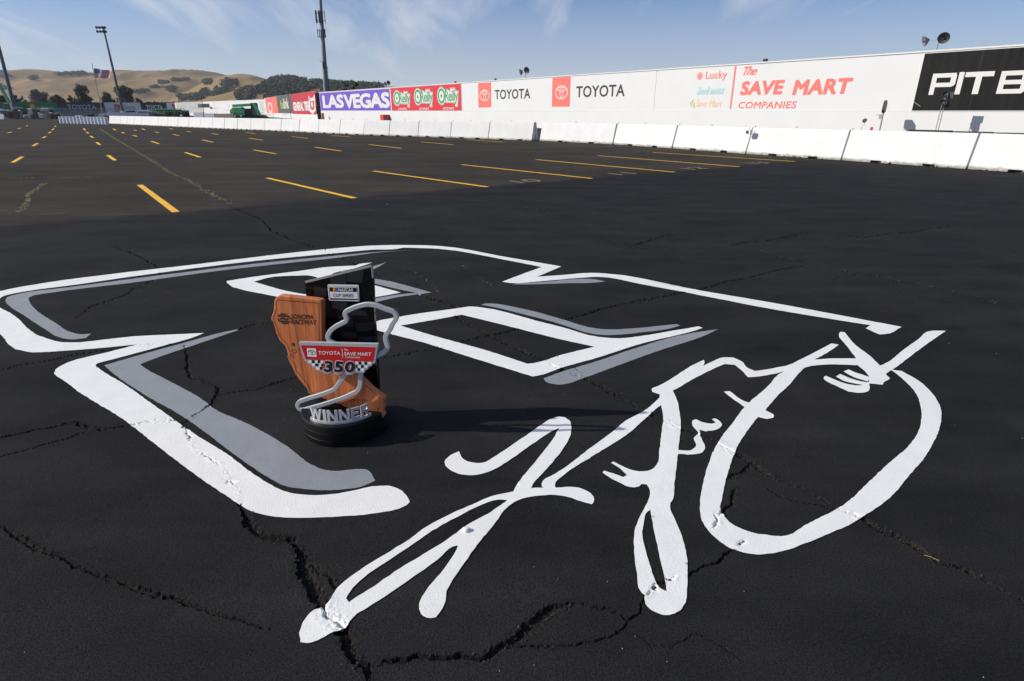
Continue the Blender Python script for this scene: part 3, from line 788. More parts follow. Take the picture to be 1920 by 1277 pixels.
# pale old paint and dry weeds along the seam in the grey asphalt
mb = MB()
seam = [G(*p) for p in ZI([(515,115),(600,170),(700,230),(800,290),(880,345),(950,370),(1050,430),(1180,500)])]
seam2 = [G(*p) for p in ZI([(70,550),(110,535),(150,490),(140,460),(180,430),(230,395)])] 
seam3 = [G(*p) for p in ZI([(0,372),(120,370),(260,368),(430,365),(560,358)])]
pale = [[G(*p) for p in ln] for ln in (ZH([(585,230),(650,260),(840,305),(1000,335),(1220,380),(1500,430),(1700,480),(1920,545)]), ZH([(250,175),(320,195),(380,212),(450,222)]), [(985,388),(1040,405),(1120,415),(1200,440)], ZE([(160,240),(210,262),(260,290),(290,300)]), ZE([(220,160),(300,215),(380,290)]), ZE([(500,160),(580,215),(660,270)]))]
for sm, dens, ww in [(seam, 30, .03), (seam2, 50, .03), (seam3, 18, .03)] + [(ln, 22, .010) for ln in pale]:
    for a, b in zip(sm[:-1], sm[1:]):
        L = np.linalg.norm(b - a)
        for k in range(int(L * dens)):
            p = a + (b - a) * random.random() + rng.normal(0, ww, 2)
            s = random.uniform(.008, .03) * (.34 if ww < .02 else 1); th = random.uniform(0, 3.14)
            dx, dy = math.cos(th) * s, math.sin(th) * s
            mb.add([(p[0] - dx, p[1] - dy, .006), (p[0] + dy * .4, p[1] - dx * .4, .008), (p[0] + dx, p[1] + dy, .006 + s * .5), (p[0] - dy * .4, p[1] + dx * .4, .008)], [(0, 1, 2, 3)])
dry = pm('dry_weeds', (.20, .175, .075), .9, var=.3, vscale=30)
tag(mb.build('dry_weeds', dry), kind='stuff')

# loose crumbs in the cracks and light chips on the seal coat
def pebbles(name, pts, smin, smax, mat):
    mb = MB()
    for p in pts:
        s = random.uniform(smin, smax)
        z0, _ = ground_relief([p[0]], [p[1]])
        R = Matrix.Rotation(random.uniform(0, 6.28), 3, 'Z') @ Matrix.Rotation(random.uniform(0, 6.28), 3, 'X')
        vs = [R @ Vector((random.uniform(.6, 1) * a, random.uniform(.6, 1) * b, random.uniform(.5, .9) * c)) * s + Vector((p[0], p[1], float(z0[0]) + s * .35)) for a, b, c in ((1,0,0),(-1,0,0),(0,1,0),(0,-1,0),(0,0,1),(0,0,-1))]
        mb.add(vs, [(0,2,4),(2,1,4),(1,3,4),(3,0,4),(2,0,5),(1,2,5),(3,1,5),(0,3,5)])
    o = mb.build(name, mat); tag(o, kind='stuff'); return o
pts = []
for q, w, d in CR:
    if w < .006: continue
    for a, b in zip(q[:-1], q[1:]):
        if a[1] > 5: continue
        for k in range(max(1, int(np.linalg.norm(b - a) * 90 * (w / .012)))):
            pts.append(a + (b - a) * random.random() + rng.normal(0, w * 1.1, 2))
pebbles('crack_crumbs', pts, .0016, .0065, pm('asphalt_crumbs', (.035, .031, .028), .9, var=.5, vscale=90))
pts = [np.array([random.uniform(-1.7, 1.7) * (y_ + .5) / 1.5, y_]) for y_ in (1.1 + 6 * random.random() ** 2 for _ in range(95))]
pebbles('light_chips', pts, .0009, .0030, pm('pale_chips', (.5, .48, .44), .8, var=.3, vscale=90))
# small finds on the asphalt
def pebble_mesh(seed, r):
    rr = random.Random(seed); mb = MB(); n = 9
    pr = [(.25, -.5), (.8, -.35), (1.0, 0), (.75, .4), (.25, .6)]
    mb.lathe([(a * r, b * r) for a, b in pr], n=n)
    mb.v = [(x * rr.uniform(.8, 1.2), y * rr.uniform(.8, 1.2), z * rr.uniform(.8, 1.15)) for x, y, z in mb.v]
    return mb
def rest(o, px, lift):
    g = G(*px); z0, _ = ground_relief([g[0]], [g[1]]); o.location = (g[0], g[1], float(z0[0]) + lift); return o
o = rest(pebble_mesh(3, .013).build('stone', P_WHITE), ZC([(888, 682)])[0], .009); tag(o, 'white painted pebble stuck on the long lower stroke of the signature', 'stone')
o = rest(MB().lathe([(.016, 0), (.016, .008), (.013, .012)], n=14).build('bottle_cap', pm('blue_cap', (.03, .08, .45), .5)), (727, 384), .001); tag(o, 'tiny blue bottle cap lying on the black seal coat behind the number', 'bottle cap')
o = rest(MB().tube([(-.015, .013, 0), (0, .001, .003), (.017, -.015, .001)], .0009, 5).build('straw', pm('dry_straw', (.34, .26, .12), .8)), ZF([(1110, 540)])[0], .005); tag(o, 'thin dry straw lying across the crack at the right', 'straw')
def strip(name, pts, w, mat, label):
    P_ = [G(*p) for p in pts]; vs, fs = [], []
    Q = []
    for a, b in zip(P_[:-1], P_[1:]):
        k = max(1, int(np.linalg.norm(b - a) / .3)); Q += [a + (b - a) * i / k for i in range(k)]
    Q.append(P_[-1])
    for i, c in enumerate(Q):
        t_ = Q[min(i + 1, len(Q) - 1)] - Q[max(i - 1, 0)]; t_ = t_ / np.linalg.norm(t_); n = np.array([-t_[1], t_[0]]) * w / 2 * random.uniform(.5, 1.3)
        for q in (c - n, c + n):
            z0 = 0 if c[1] > float(Yr[-1]) - .4 else float(ground_relief([q[0]], [q[1]])[0][0])
            vs.append((q[0], q[1], z0 + .006))
        if i: fs.append((2 * i - 2, 2 * i, 2 * i + 1, 2 * i - 1)[::-1])
    return tag(MB().add(vs, fs).build(name, mat), label, 'ground marking')
CHALK = paint_mat('worn_chalk_paint', (.17, .165, .155), .2, .3)
strip('worn_line', [(872, 281.5), (960, 279.5), (1060, 277.5), (1150, 274.5)], .07, CHALK, 'faint worn pale line across the grey asphalt toward the barrier joint')
strip('chalk_mark', ZI([(738, 272), (775, 271), (810, 269)]), .05, CHALK, 'small pale chalk dash across the dusty seam in the grey asphalt')
strip('scuff_mark', ZI([(212, 556), (280, 553), (355, 546)]), .03, CHALK, 'thin pale scuff on the seal coat edge left of the nearest yellow line')

# ------------------------------------------------------------------ walls that carry the billboards
class Seg:
    """a vertical wall face from A to B (metres on the ground); n points to its front"""
    def __init__(s, A, B, front):
        s.A = np.array(A, float); s.B = np.array(B, float)
        s.u = (s.B - s.A) / np.linalg.norm(s.B - s.A); s.L = np.linalg.norm(s.B - s.A)
        s.n = np.array([-s.u[1], s.u[0]])
        if np.dot(np.array(front) - s.A, s.n) < 0: s.n = -s.n
        s.up = 1 if (s.u[0] * s.n[1] - s.u[1] * s.n[0]) < 0 else -1
    def hit(s, x, y, off=0.0):
        """(distance along, height) of the wall spot seen at (x, y)"""
        d = ray(x, y); c = np.dot(s.A + s.n * off, s.n)
        t = c / np.dot(d[:2], s.n)
        p = d[:2] * t
        return float(np.dot(p - s.A, s.u)), float(CAM_H + d[2] * t)
    def P(s, a, z, off=0.0):
        p = s.A + s.u * a + s.n * off
        return (p[0], p[1], z)
    def slab(s, mb, a0, a1, z0, z1, o0, o1, mi=0):
        vs = [s.P(a, z, o) for o in (o0, o1) for a, z in ((a0, z0), (a1, z0), (a1, z1), (a0, z1))]
        fs = [(4, 5, 6, 7), (3, 2, 1, 0), (0, 1, 5, 4), (1, 2, 6, 5), (2, 3, 7, 6), (3, 0, 4, 7)]
        if s.up < 0: fs = [f[::-1] for f in fs]
        mb.add(vs, fs, mi=mi); return mb
    def shape(s, mb, pts, off, th=.006, mi=0):
        """a flat cut-out standing th proud of the surface at off"""
        n = len(pts)
        vs = [s.P(a, z, off + th) for a, z in pts] + [s.P(a, z, off) for a, z in pts]
        area = sum(pts[i][0] * pts[(i + 1) % n][1] - pts[(i + 1) % n][0] * pts[i][1] for i in range(n))
        f = tuple(range(n)); f = f if (area > 0) == (s.up > 0) else f[::-1]
        mb.add(vs, [f] + [(i, (i + 1) % n, n + (i + 1) % n, n + i) for i in range(n)], mi=mi); return mb
    def mesh(s, mb, vs, fs, a0, a1, z0, z1, off, slant=0.0, mi=0):
        fs = front(vs, fs)
        if s.up < 0: fs = [f[::-1] for f in fs]
        mb.add([s.P(a0 + (a1 - a0) * v[0] + slant * v[1], z0 + (z1 - z0) * v[1], off + .0003 * v[2]) for v in vs], fs, mi=mi); return mb
    def text(s, mb, body, pl, pr, off, bold=.0, shear=0.0, space=1.0, mi=0, slant=0):
        """body set so that its box runs from the wall spot seen at pl (lower left) to the one at pr (upper right)"""
        a0, z0 = s.hit(*pl); a1, z1 = s.hit(*pr)
        vs, fs = text_mesh(body, bold, shear, space)
        return s.mesh(mb, vs, fs, a0, a1, z0, z1, off, slant, mi)

def ring_shape(rx, ry, w, n=40, cx=0, cy=0):
    vs, fs = [], []
    for k in range(n):
        c, s_ = math.cos(2 * math.pi * k / n), math.sin(2 * math.pi * k / n)
        vs += [(cx + rx * c, cy + ry * s_), (cx + (rx - w) * c, cy + (ry - w) * s_)]
    for k in range(n):
        a, b = 2 * k, 2 * ((k + 1) % n); fs.append((a, b, b + 1, a + 1))
    return [np.array((x, y, 0)) for x, y in vs], fs
def oval_emblem():
    """three interlocking ovals"""
    V, F = [], []
    for v, f in (ring_shape(.5, .34, .052), ring_shape(.135, .30, .045, cy=.005), ring_shape(.335, .13, .045, cy=.165)):
        b = len(V); V += v; F += [tuple(b + i for i in q) for q in f]
    A = np.array(V); A[:, 0] += .5; A[:, 1] = A[:, 1] / .68 + .5
    return A, F

WT = 4.10                                   # top of the big wall
def wall_Y(x, ytop):                        # distance at which a wall WT high shows its top at ytop
    d = ray(x, ytop); return d[1] * (WT - CAM_H) / d[2]
def wpt(x, ytop):
    d = ray(x, ytop); t = (WT - CAM_H) / d[2]; return d[:2] * t
pA, pB = wpt(735, 163.6), wpt(1880, 85.3)
u_ = (pB - pA) / np.linalg.norm(pB - pA)
S0 = Seg(pA, pB, (0, 0))
a602 = S0.hit(601, 200)[0]
pA2 = pA + u_ * a602
WL = Seg(pA2, pB + u_ * 22, (0, 0))
zs = 1.40                                   # seam under the billboards
wall = empty('billboard_wall', (0, 0, 0), 0, 'long white wall of sponsor billboards rising behind the concrete barrier', 'wall')
mb = MB(); WL.slab(mb, 0, WL.L, -.08, zs - .012, -.45, .03); mb.build('lower_wall', white_wall, wall)
cuts = [0] + [WL.hit(x, 190)[0] for x in (733.5, 866.5, 1227, 1721.5)] + [WL.L]
def wall_panel(a0, a1, z0, z1, m, name='panel'):
    mb = MB(); WL.slab(mb, a0 + .012, a1 - .012, z0, z1, -.40, 0); return mb.build(name, m, wall)
for a0, a1 in zip(cuts[:-1], cuts[1:]):
    wall_panel(a0, a1, zs, WT - .07, white_wall)
mb = MB()
WL.slab(mb, 0, WL.L, WT - .07, WT, -.46, .045); mb.build('coping', white_wall, wall)
# coping joints and little clips along the top edge
mb = MB()
for k in range(0, int(WL.L * 1.4)):
    a = k / 1.4 + random.uniform(-.1, .1)
    if a > WL.L - .4: break
    w_ = random.uniform(.06, .3)
    WL.slab(mb, a, a + w_, WT + .001, WT + random.uniform(.008, .022), -.1, .03)
tag(mb.build('coping_flashing', steel, wall), kind='stuff')

def banner(seg, parent, x0, x1, z0, z1, m, off=.0, th=.02, frame=None, fw=.08, name='banner'):
    a0, a1 = seg.hit(x0, 200)[0], seg.hit(x1, 200)[0]
    mb = MB()
    if frame is not None:
        seg.slab(mb, a0, a1, z0, z1, off, off + th)
        o = mb.build(name, frame, parent)
        mb = MB(); seg.slab(mb, a0 + fw, a1 - fw, z0 + fw, z1 - fw, off + th, off + th + .008)
        mb.build('printed_field', m, o)
        return o
    seg.slab(mb, a0, a1, z0, z1, off, off + th)
    return mb.build(name, m, parent)
def letters(seg, parent, m, items, off, name='lettering'):
    mb = MB()
    for it in items:
        seg.text(mb, it[0], it[1], it[2], off, **(it[3] if len(it) > 3 else {}))
    return mb.build(name, m, parent)

# violet banner
b = banner(WL, wall, 601.5, 733, zs - .01, WT - .09, violet, frame=white_vinyl, fw=.06)
letters(WL, b, white_vinyl, [('LAS', (606.5, 203), (643.5, 176.5), dict(bold=.045, space=.92)), ('VEGAS', (646.5, 203.3), (730, 172.2), dict(bold=.045, space=.92))], .032)
# red banner with three green and white wordmarks
b = banner(WL, wall, 734.5, 866, zs - .005, WT - .075, red_vinyl, frame=white_vinyl, fw=.035)
for x0, x1, y0, y1 in ((739.5, 769, 197.5, 170.5), (778, 811.5, 196.5, 166.5), (821.5, 859.5, 195.5, 164)):
    def q(fx, fy): return (x0 + (x1 - x0) * fx, y0 + (y1 - y0) * fy)
    for m, grow, off in ((white_vinyl, .065, .030), (ink, .036, .034), (white_vinyl, .014, .038)):
        mb = MB()
        c0, c1 = WL.hit(*q(0, .0)), WL.hit(*q(.36, 1.0))
        rx, rz = (c1[0] - c0[0]) / 2, (c1[1] - c0[1]) / 2
        cx_, cz_ = (c0[0] + c1[0]) / 2, (c0[1] + c1[1]) / 2
        k = 24; g = grow * 1.6
        WL.shape(mb, [(cx_ + (rx + g) * math.cos(2 * math.pi * i / k), cz_ + (rz + g) * math.sin(2 * math.pi * i / k)) for i in range(k)], off, .003)
        pts = [q(.30, .16), q(.86, .12), q(.84, -.1), q(.96, -.1), q(1.0, .74), q(.84, .76), q(.84, .92), q(.62, .92), q(.62, .72), q(.5, .84), q(.30, .84)]
        P_ = [WL.hit(*p) for p in pts]
        ce = np.mean(P_, 0)
        WL.shape(mb, [(p[0] + g * (1 if p[0] > ce[0] else -1), p[1] + g * (1 if p[1] > ce[1] else -1)) for p in P_], off + .001, .003)
        mb.build('wordmark_backing', m, b)
    mb = MB()
    vs, fs = ring_shape(.5, .5, .15, 28); vs = np.array(vs) + .5
    a0, z0 = WL.hit(*q(.02, .04)); a1, z1 = WL.hit(*q(.34, .96))
    WL.mesh(mb, vs, fs, a0, a1, z0, z1, .046)
    vs, fs = ring_shape(.12, .12, .119, 12); vs = np.array(vs) + .5
    WL.mesh(mb, vs, fs, a0, a1, z0, z1, .046)
    WL.text(mb, 'Reilly', q(.37, -.02), q(.985, .86), .046, bold=.012, space=.9)
    WL.text(mb, "'", q(.36, .80), q(.41, 1.0), .046, bold=.03)
    mb.build('lettering', green_ink, b)
    letters(WL, b, white_vinyl, [('AUTO PARTS', q(.25, -.33), q(.80, -.17), dict(bold=.03))], .036, 'small_lettering')
# two red panels with emblem and black wordmark
emb_v, emb_f = oval_emblem()
def emblem_panel(seg, parent, x0, x1, ytop, ybot, ex0, ex1, ey0, ey1, off=.0, m=red_faded, me_=white_vinyl):
    a0, zt = seg.hit(x0, ytop); a1, _ = seg.hit(x1, ytop); _, zb = seg.hit(x0, ybot)
    mb = MB(); seg.slab(mb, a0, a1, zb, zt, off, off + .012); o = mb.build('red_panel', m, parent)
    e0, q0 = seg.hit(ex0, ey0); e1, q1 = seg.hit(ex1, ey1)
    mb = MB(); seg.mesh(mb, emb_v, emb_f, e0, e1, q0, q1, off + .016); mb.build('oval_emblem', me_, o)
    return o
emblem_panel(WL, wall, 896.5, 920.7, 156, 201.5, 900, 917.6, 189.7, 167.8)
emblem_panel(WL, wall, 1036, 1070, 146, 200, 1041, 1065, 186.5, 159.8)
letters(WL, wall, ink, [('TOYOTA', (928, 186.6), (994.5, 165.5), dict(bold=.018, space=1.03))], .006)
letters(WL, wall, ink, [('TOYOTA', (1080, 183), (1172.5, 157.5), dict(bold=.018, space=1.03))], .006)
# store group billboard, sun bleached
def sl(p0, p1): return dict(slant=WL.hit(*p1)[0] - WL.hit(*p0)[0])
letters(WL, wall, red_faded, [('SAVE', (1387, 179), (1472.5, 149), dict(bold=.046, shear=.10, space=1.05)), ('MART', (1485, 178.5), (1601, 145.2), dict(bold=.046, shear=.10, space=1.05))], .006)
letters(WL, wall, red_faded, [('COMPANIES', (1384, 203.6), (1494.5, 189.5), dict(bold=.02, shear=.1, space=1.06))], .006)
letters(WL, wall, red_faded, [('The', (1393, 142), (1421.5, 123.5), dict(bold=.022, shear=.42, space=.82))], .006, 'script_lettering')
mb = MB(); WL.shape(mb, [WL.hit(*p) for p in ((1368, 203.5), (1370.8, 203.5), (1381.3, 123.5), (1378, 123.5))], .0, .008); mb.build('divider_stroke', red_faded, wall)
letters(WL, wall, red_faded, [('Lucky', (1322.5, 152.5), (1364.5, 132), dict(bold=.012, space=1.02))], .006)
mb = MB()
for k in range(8):
    c = WL.hit(1312.5, 142.5); r_ = .15
    ca, sa = math.cos(k * math.pi / 4) * r_, math.sin(k * math.pi / 4) * r_
    vs, fs = ring_shape(.5, .5, .2, 12); vs = np.array(vs) + .5
    WL.mesh(mb, vs, fs, c[0] + ca - .09, c[0] + ca + .09, c[1] + sa - .09, c[1] + sa + .09, .006 + .0004 * k)
vs, fs = ring_shape(.5, .5, .3, 14); vs = np.array(vs) + .5
c = WL.hit(1312.5, 142.5); WL.mesh(mb, vs, fs, c[0] - .08, c[0] + .08, c[1] - .08, c[1] + .08, .012)
mb.build('flower_emblem', red_faded, wall)
o = letters(WL, wall, teal_ink, [('food maxx', (1306, 178), (1360, 160.5), dict(bold=.085, shear=.3, space=1.05))], .005, 'lettering_outline')
letters(WL, o, blue_ink, [('food maxx', (1307.5, 176.6), (1358.5, 162), dict(bold=.05, shear=.3, space=1.05))], .013, 'lettering_edge')
letters(WL, o, white_vinyl, [('food maxx', (1309, 175.2), (1357, 163.6), dict(bold=.012, shear=.3, space=1.05))], .021)
letters(WL, wall, orange_ink, [('Save Mart', (1303.5, 201), (1355, 186.5), dict(bold=.016, shear=.3))], .006)
mb = MB()
for x_, y_, dx, dy in ((1298, 193, 2.4, -8.5), (1296, 196, -2.2, -7), (1300, 197, 3.0, -5), (1297, 200, -2.6, -4), (1300.5, 201, 2.4, -3.5)):
    WL.shape(mb, [WL.hit(*p) for p in ((x_ - 1.6, y_), (x_ + 1.6, y_ + .8), (x_ + dx, y_ + dy))], .004, .004)
mb.build('leaf_emblem', lime_ink, wall)
# black billboard
b = banner(WL, wall, 1711, 2080, zs - .012, WT - .10, black_vinyl, off=.03, frame=white_vinyl, fw=.03)
# edge of the sheet slants with the wall panel: built upright, lettering cut from square strokes
def block(strokes, x0, x1, y0, y1, lean=.25):
    a0, z0 = WL.hit(x0, y0); a1, z1 = WL.hit(x1, y1)
    mb = MB()
    for i, st in enumerate(strokes):
        WL.shape(mb, [(a0 + (a1 - a0) * (x + lean * y * 0), z0 + (z1 - z0) * y) for x, y in st], .0585 + .0012 * i, .004)
    return mb
t_ = .20
strP = [[(0,0),(.2,0),(.2,.99),(0,.99)],[(.201,.8),(.85,.8),(.93,.83),(.97,.9),(.97,1.0),(.0,1.0)],[(.201,.36),(.85,.36),(.95,.41),(1.0,.5),(.78,.56),(.201,.56)],[(.78,.5),(1.0,.5),(1.0,.9),(.93,.985),(.78,.99)]]
strI = [[(0,0),(1,0),(1,1),(0,1)]]
strT = [[(0,.78),(1,.78),(1,1),(0,1)],[(.39,0),(.61,0),(.61,.79),(.39,.79)]]
strB = [[(0,0),(.2,0),(.2,1),(0,1)],[(.2,0),(.88,0),(1,.12),(.8,.2),(.2,.2)],[(.2,.41),(.94,.41),(.94,.6),(.2,.6)],[(.2,.8),(.78,.8),(.96,.88),(.86,1),(.2,1)],[(.78,.58),(.97,.58),(.97,.88),(.78,.84)],[(.8,.1),(1,.1),(1,.4),(.95,.44),(.8,.42)]]
lm = MB()
for st, x0, x1, y0, y1 in ((strP, 1741.5, 1797, 178, 136.5), (strI, 1790, 1810.5, 177, 135), (strT, 1802, 1867, 177, 133.3), (strB, 1868, 1934, 176, 131.3), (strP[:0], 0, 1, 0, 1)):
    if not st: continue
    k = block(st, x0, x1, y0, y1)
    lm.add(k.v, k.f)
# each letter leans like the photographed ones do because the wall is seen at a slant; X follows outside the frame
WL.text(lm, 'OX', (1945, 175), (2060, 128), .06, bold=.05)
lm.build('lettering', white_vinyl, b)
mb = MB(); WL.shape(mb, [WL.hit(*p) for p in ((1715, 191), (1727, 199), (1726.6, 199.6), (1714.6, 191.8))], .0585, .003); mb.build('tear', pm('torn_vinyl', (.4, .38, .32), .8), b)
for x_ in (1831,):
    a = WL.hit(x_, 150)[0]; mb = MB(); WL.slab(mb, a, a + .012, zs + .03, WT - .14, .0585, .061); mb.build('sheet_seam', ink, b)

# ------------------------------------------------------------------ farther walls that curve away to the left
def far_wall(label, xa, Ya, xb, Yb, name='billboard_wall', z0=-.1, m=white_wall, top=WT):
    A, B = (gx(xa, Ya), Ya), (gx(xb, Yb), Yb)
    s = Seg(A, B, (0, 0))
    r = empty(name, (0, 0, 0), 0, label, 'wall', 'billboard walls')
    mb = MB(); s.slab(mb, 0, s.L, z0, .72, -.4, .02); mb.build('lower_wall', m, r)
    mb = MB(); s.slab(mb, 0, s.L, .72, top, -.35, 0); mb.build('upper_wall', m, r)
    return s, r
F3, w3 = far_wall('red and grey billboard wall just left of the violet banner, curving away', 499, 160, 596.8, 101.5, top=WT + .30)
b = banner(F3, w3, 499, 520.5, .9, WT + .27, red_faded)
mb = MB(); vs, fs = ring_shape(.5, .5, .16, 26); vs = np.array(vs) + .5
a0, z0 = F3.hit(504, 212); a1, z1 = F3.hit(509.3, 191); F3.mesh(mb, vs, fs, a0, a1, z0, z1, .03)
mb.build('oval_emblem', white_vinyl, b)
letters(F3, b, pm('rose_ink', (.62, .2, .17), .6), [('TRD', (510.5, 206), (518.5, 194), dict(bold=.02))], .03)
b = banner(F3, w3, 520.5, 548.5, .95, WT + .28, grey_vinyl)
letters(F3, b, lime_ink, [('fast', (527, 204), (533, 187), dict(bold=.02))], .03)
letters(F3, b, white_vinyl, [('link', (533, 204), (540, 183), dict(bold=.02)), ('RADIO', (531, 217), (540, 212.5), dict(bold=.03))], .03)
b = banner(F3, w3, 548.5, 596, .85, WT + .29, crimson)
letters(F3, b, white_vinyl, [('GENERAL TIRE', (551, 208), (579.5, 189.5), dict(bold=.05, space=.9))], .03)
mb = MB()
F3.shape(mb, [F3.hit(*p) for p in ((578.5, 178.5), (581.5, 183.5), (587, 183.5), (590, 177), (592.5, 207), (586.5, 215), (581, 208.5))], .028, .01)
o = mb.build('crest', white_vinyl, b)
mb = MB()
F3.shape(mb, [F3.hit(*p) for p in ((581.6, 190), (589.3, 189), (590, 203), (586.5, 207), (582.6, 203.5))], .039, .008)
F3.shape(mb, [F3.hit(*p) for p in ((580.5, 182), (583.5, 186.5), (581.3, 187))], .039, .008)
mb.build('crest_field', crimson, o)
mb = MB(); F3.shape(mb, [F3.hit(*p) for p in ((583.2, 192), (588, 191.5), (586, 196), (588.4, 196), (586.2, 203.5), (584, 197.6))], .048, .006); mb.build('crest_mark', white_vinyl, o)

F2, w2 = far_wall('plain white wall behind the green boom lift', 330, 224, 499, 160)
letters(F2, w2, pale_green, [('FULL', (489, 208), (494.5, 190), dict(bold=.01)), ('LINE', (490, 214), (494, 209.5), dict(bold=.01))], .02)
mb = MB(); a0, z1 = F2.hit(370.5, 195); a1, z0 = F2.hit(393.5, 201.5); F2.slab(mb, a0, a1, z0, z1, .0, .05); mb.build('dark_display', dark_vinyl, w2)
for x0, x1, y0, y1 in ((398, 408, 203.5, 201), (424, 430, 199, 195.5), (424, 430, 207, 204), (424, 430, 213.5, 211.5)):
    a0, z0 = F2.hit(x0, y0); a1, z1 = F2.hit(x1, y1); mb = MB(); F2.slab(mb, a0, a1, z0, z1, 0, .03); mb.build('faded_print', pm('faded_print', (.62, .62, .63), .7), w2)
for x0, x1, y0, y1 in ((395, 398, 204, 200.5), (398.8, 404.5, 215.5, 213)):
    a0, z0 = F2.hit(x0, y0); a1, z1 = F2.hit(x1, y1); mb = MB(); F2.slab(mb, a0, a1, z0, z1, 0, .12); mb.build('vent', black_plastic, w2)

F1, w1 = far_wall('farthest billboard wall, green, navy, black and white banners in a row', -70, 200, 332, 225)
b = banner(F1, w1, -40, 107, .9, WT, green_vinyl)
letters(F1, b, silver_ink, [('SUBWAY', (69.5, 205.8), (101, 200.2), dict(bold=.04))], .03)
mb = MB()
for x_ in (12, 61):
    c = F1.hit(x_, 199.5)
    pts = []
    for k in range(18):
        r_ = 1.05 if k % 2 == 0 else .55
        pts.append((c[0] + r_ * math.cos(2 * math.pi * k / 18), c[1] + r_ * math.sin(2 * math.pi * k / 18)))
    F1.shape(mb, pts, .025, .01)
mb.build('sunburst', yellow_ink, b)
b = banner(F1, w1, 107, 196.5, .55, WT, dark_vinyl)
letters(F1, b, silver_ink, [('TOYOTA', (127.5, 205.2), (179.5, 196.3), dict(bold=.02, space=1.02)), ('RACING PARTNER', (134, 211.2), (178, 208.2), dict(bold=.0))], .03)
b = banner(F1, w1, 196.5, 264, .9, WT, white_vinyl)
o = emblem_panel(F1, b, 213, 224.3, 196, 209, 214.6, 223.3, 207.3, 199.4, off=.022, m=red_vinyl, me_=pm('pink_ink', (.75, .5, .48), .6))
letters(F1, b, ink, [('TOYOTA', (229.5, 205.4), (253, 199.8), dict(bold=.0))], .03)
b = banner(F1, w1, 264, 312.5, .7, WT, pm('charcoal_vinyl', (.03, .028, .03), .55, var=.2))
letters(F1, b, white_vinyl, [('TOYOTA', (275, 206.5), (304, 197), dict(bold=.03))], .03)
b = banner(F1, w1, 312.5, 331.5, .7, WT, white_vinyl)
o = emblem_panel(F1, b, 322, 329.5, 195, 208, 323.5, 329, 206.5, 199.5, off=.022, m=red_vinyl)
letters(F2, w2, silver_ink, [('TOYOTA', (332, 205), (347, 199), dict(bold=.0)), ('Toyota', (356, 204.5), (369, 199), dict(bold=.0))], .02)
mb = MB()
for k in range(36):
    a = F2.hit(331 + k * 1.35, 200)[0]; F2.slab(mb, a, a + .10, .75, WT, .03, .07)
tag(mb.build('ribs', pm('rib_grey', (.42, .42, .42), .7), w2), kind='stuff')

# dark gap between the walls
p = AT(601.5, 208, 90)
st = empty('speaker_stack', (gx(600.2, 101), 101, 0), 0, 'tall black stack squeezed between the crimson banner and the violet banner', 'speaker stack')
for k, (z0, z1, w_, dx) in enumerate(((-.05, .9, 1.0, .1), (.92, 2.2, .95, .0), (2.22, 3.2, .75, .0), (3.22, 4.05, .7, -.06))):
    MB().box((dx, 0, (z0 + z1) / 2), (w_, .8, z1 - z0), bevel=.04).build('cabinet', black_plastic, st)
o = MB().box((0, 0, .55), (.32, .3, 1.1), bevel=.03).build('orange_box', pm('dull_orange', (.5, .2, .08), .6), None)
o.location = (gx(604.4, 96), 96, 0); tag(o, 'small dull orange box at the foot of the black speaker stack', 'box')

# ------------------------------------------------------------------ concrete barrier
JX = [(205, 232.6), (215, 233), (226, 233.4), (238.5, 234), (252, 234.6), (266, 235.3), (281, 236), (297, 236.8), (315, 237.6), (334, 238.5), (354, 239.4), (376, 240.4), (398, 241.4), (421, 242.4), (445, 243.4), (470, 244.4), (496, 245.4), (527, 246.7), (561, 248.2), (597, 250), (637, 251.8), (682, 253.8), (730, 255.3), (784, 257), (844.7, 259), (916, 261.5), (998, 264.5)]
JX2 = [(1012, 264.5), (1150, 271.3), (1261, 279), (1399, 289.3), (1578, 301.5), (1814, 318)]
BH = .86
def krail(length, holes):
    """a K-rail: sloped faces, flat top, drainage notches underneath"""
    mb = MB()
    prof = [(.29, 0), (.285, .06), (.105, BH - .02), (.085, BH)]
    hw, hh = .15, .085
    cutsx = [0.0] + sorted(x for h in holes for x in (h - hw, h + hw)) + [length]
    ncol = []
    for i in range(len(cutsx) - 1):
        ncol.append((cutsx[i], cutsx[i + 1], i % 2 == 1))
    for s in (1, -1):
        for x0, x1, hole in ncol:
            n = max(1, int((x1 - x0) / .45))
            for k in range(n):
                a, b = x0 + (x1 - x0) * k / n, x0 + (x1 - x0) * (k + 1) / n
                for j in range(len(prof) - 1):
                    (r0, z0), (r1, z1) = prof[j], prof[j + 1]
                    if hole and j == 0: continue
                    q = [(a, s * r0, z0), (b, s * r0, z0), (b, s * r1, z1), (a, s * r1, z1)]
                    mb.add(q, [(0, 1, 2, 3) if s < 0 else (3, 2, 1, 0)])
            if hole:      # roof and jambs of the notch
                if s > 0:
                    mb.add([(x0, -.29, .06), (x1, -.29, .06), (x1, .29, .06), (x0, .29, .06)], [(0, 1, 2, 3)])
                    for xx in (x0, x1):
                        mb.add([(xx, -.29, 0), (xx, .29, 0), (xx, .29, .06), (xx, -.29, .06)], [(0, 1, 2, 3)])
    mb.add([(0, -.085, BH), (length, -.085, BH), (length, .085, BH), (0, .085, BH)], [(0, 1, 2, 3)])
    for x in (0, length):
        pts = [(x, r, z) for r, z in prof] + [(x, -r, z) for r, z in prof[::-1]]
        mb.add(pts, [tuple(range(len(pts))) if x else tuple(range(len(pts)))[::-1]])
    return mb
bcount = 0
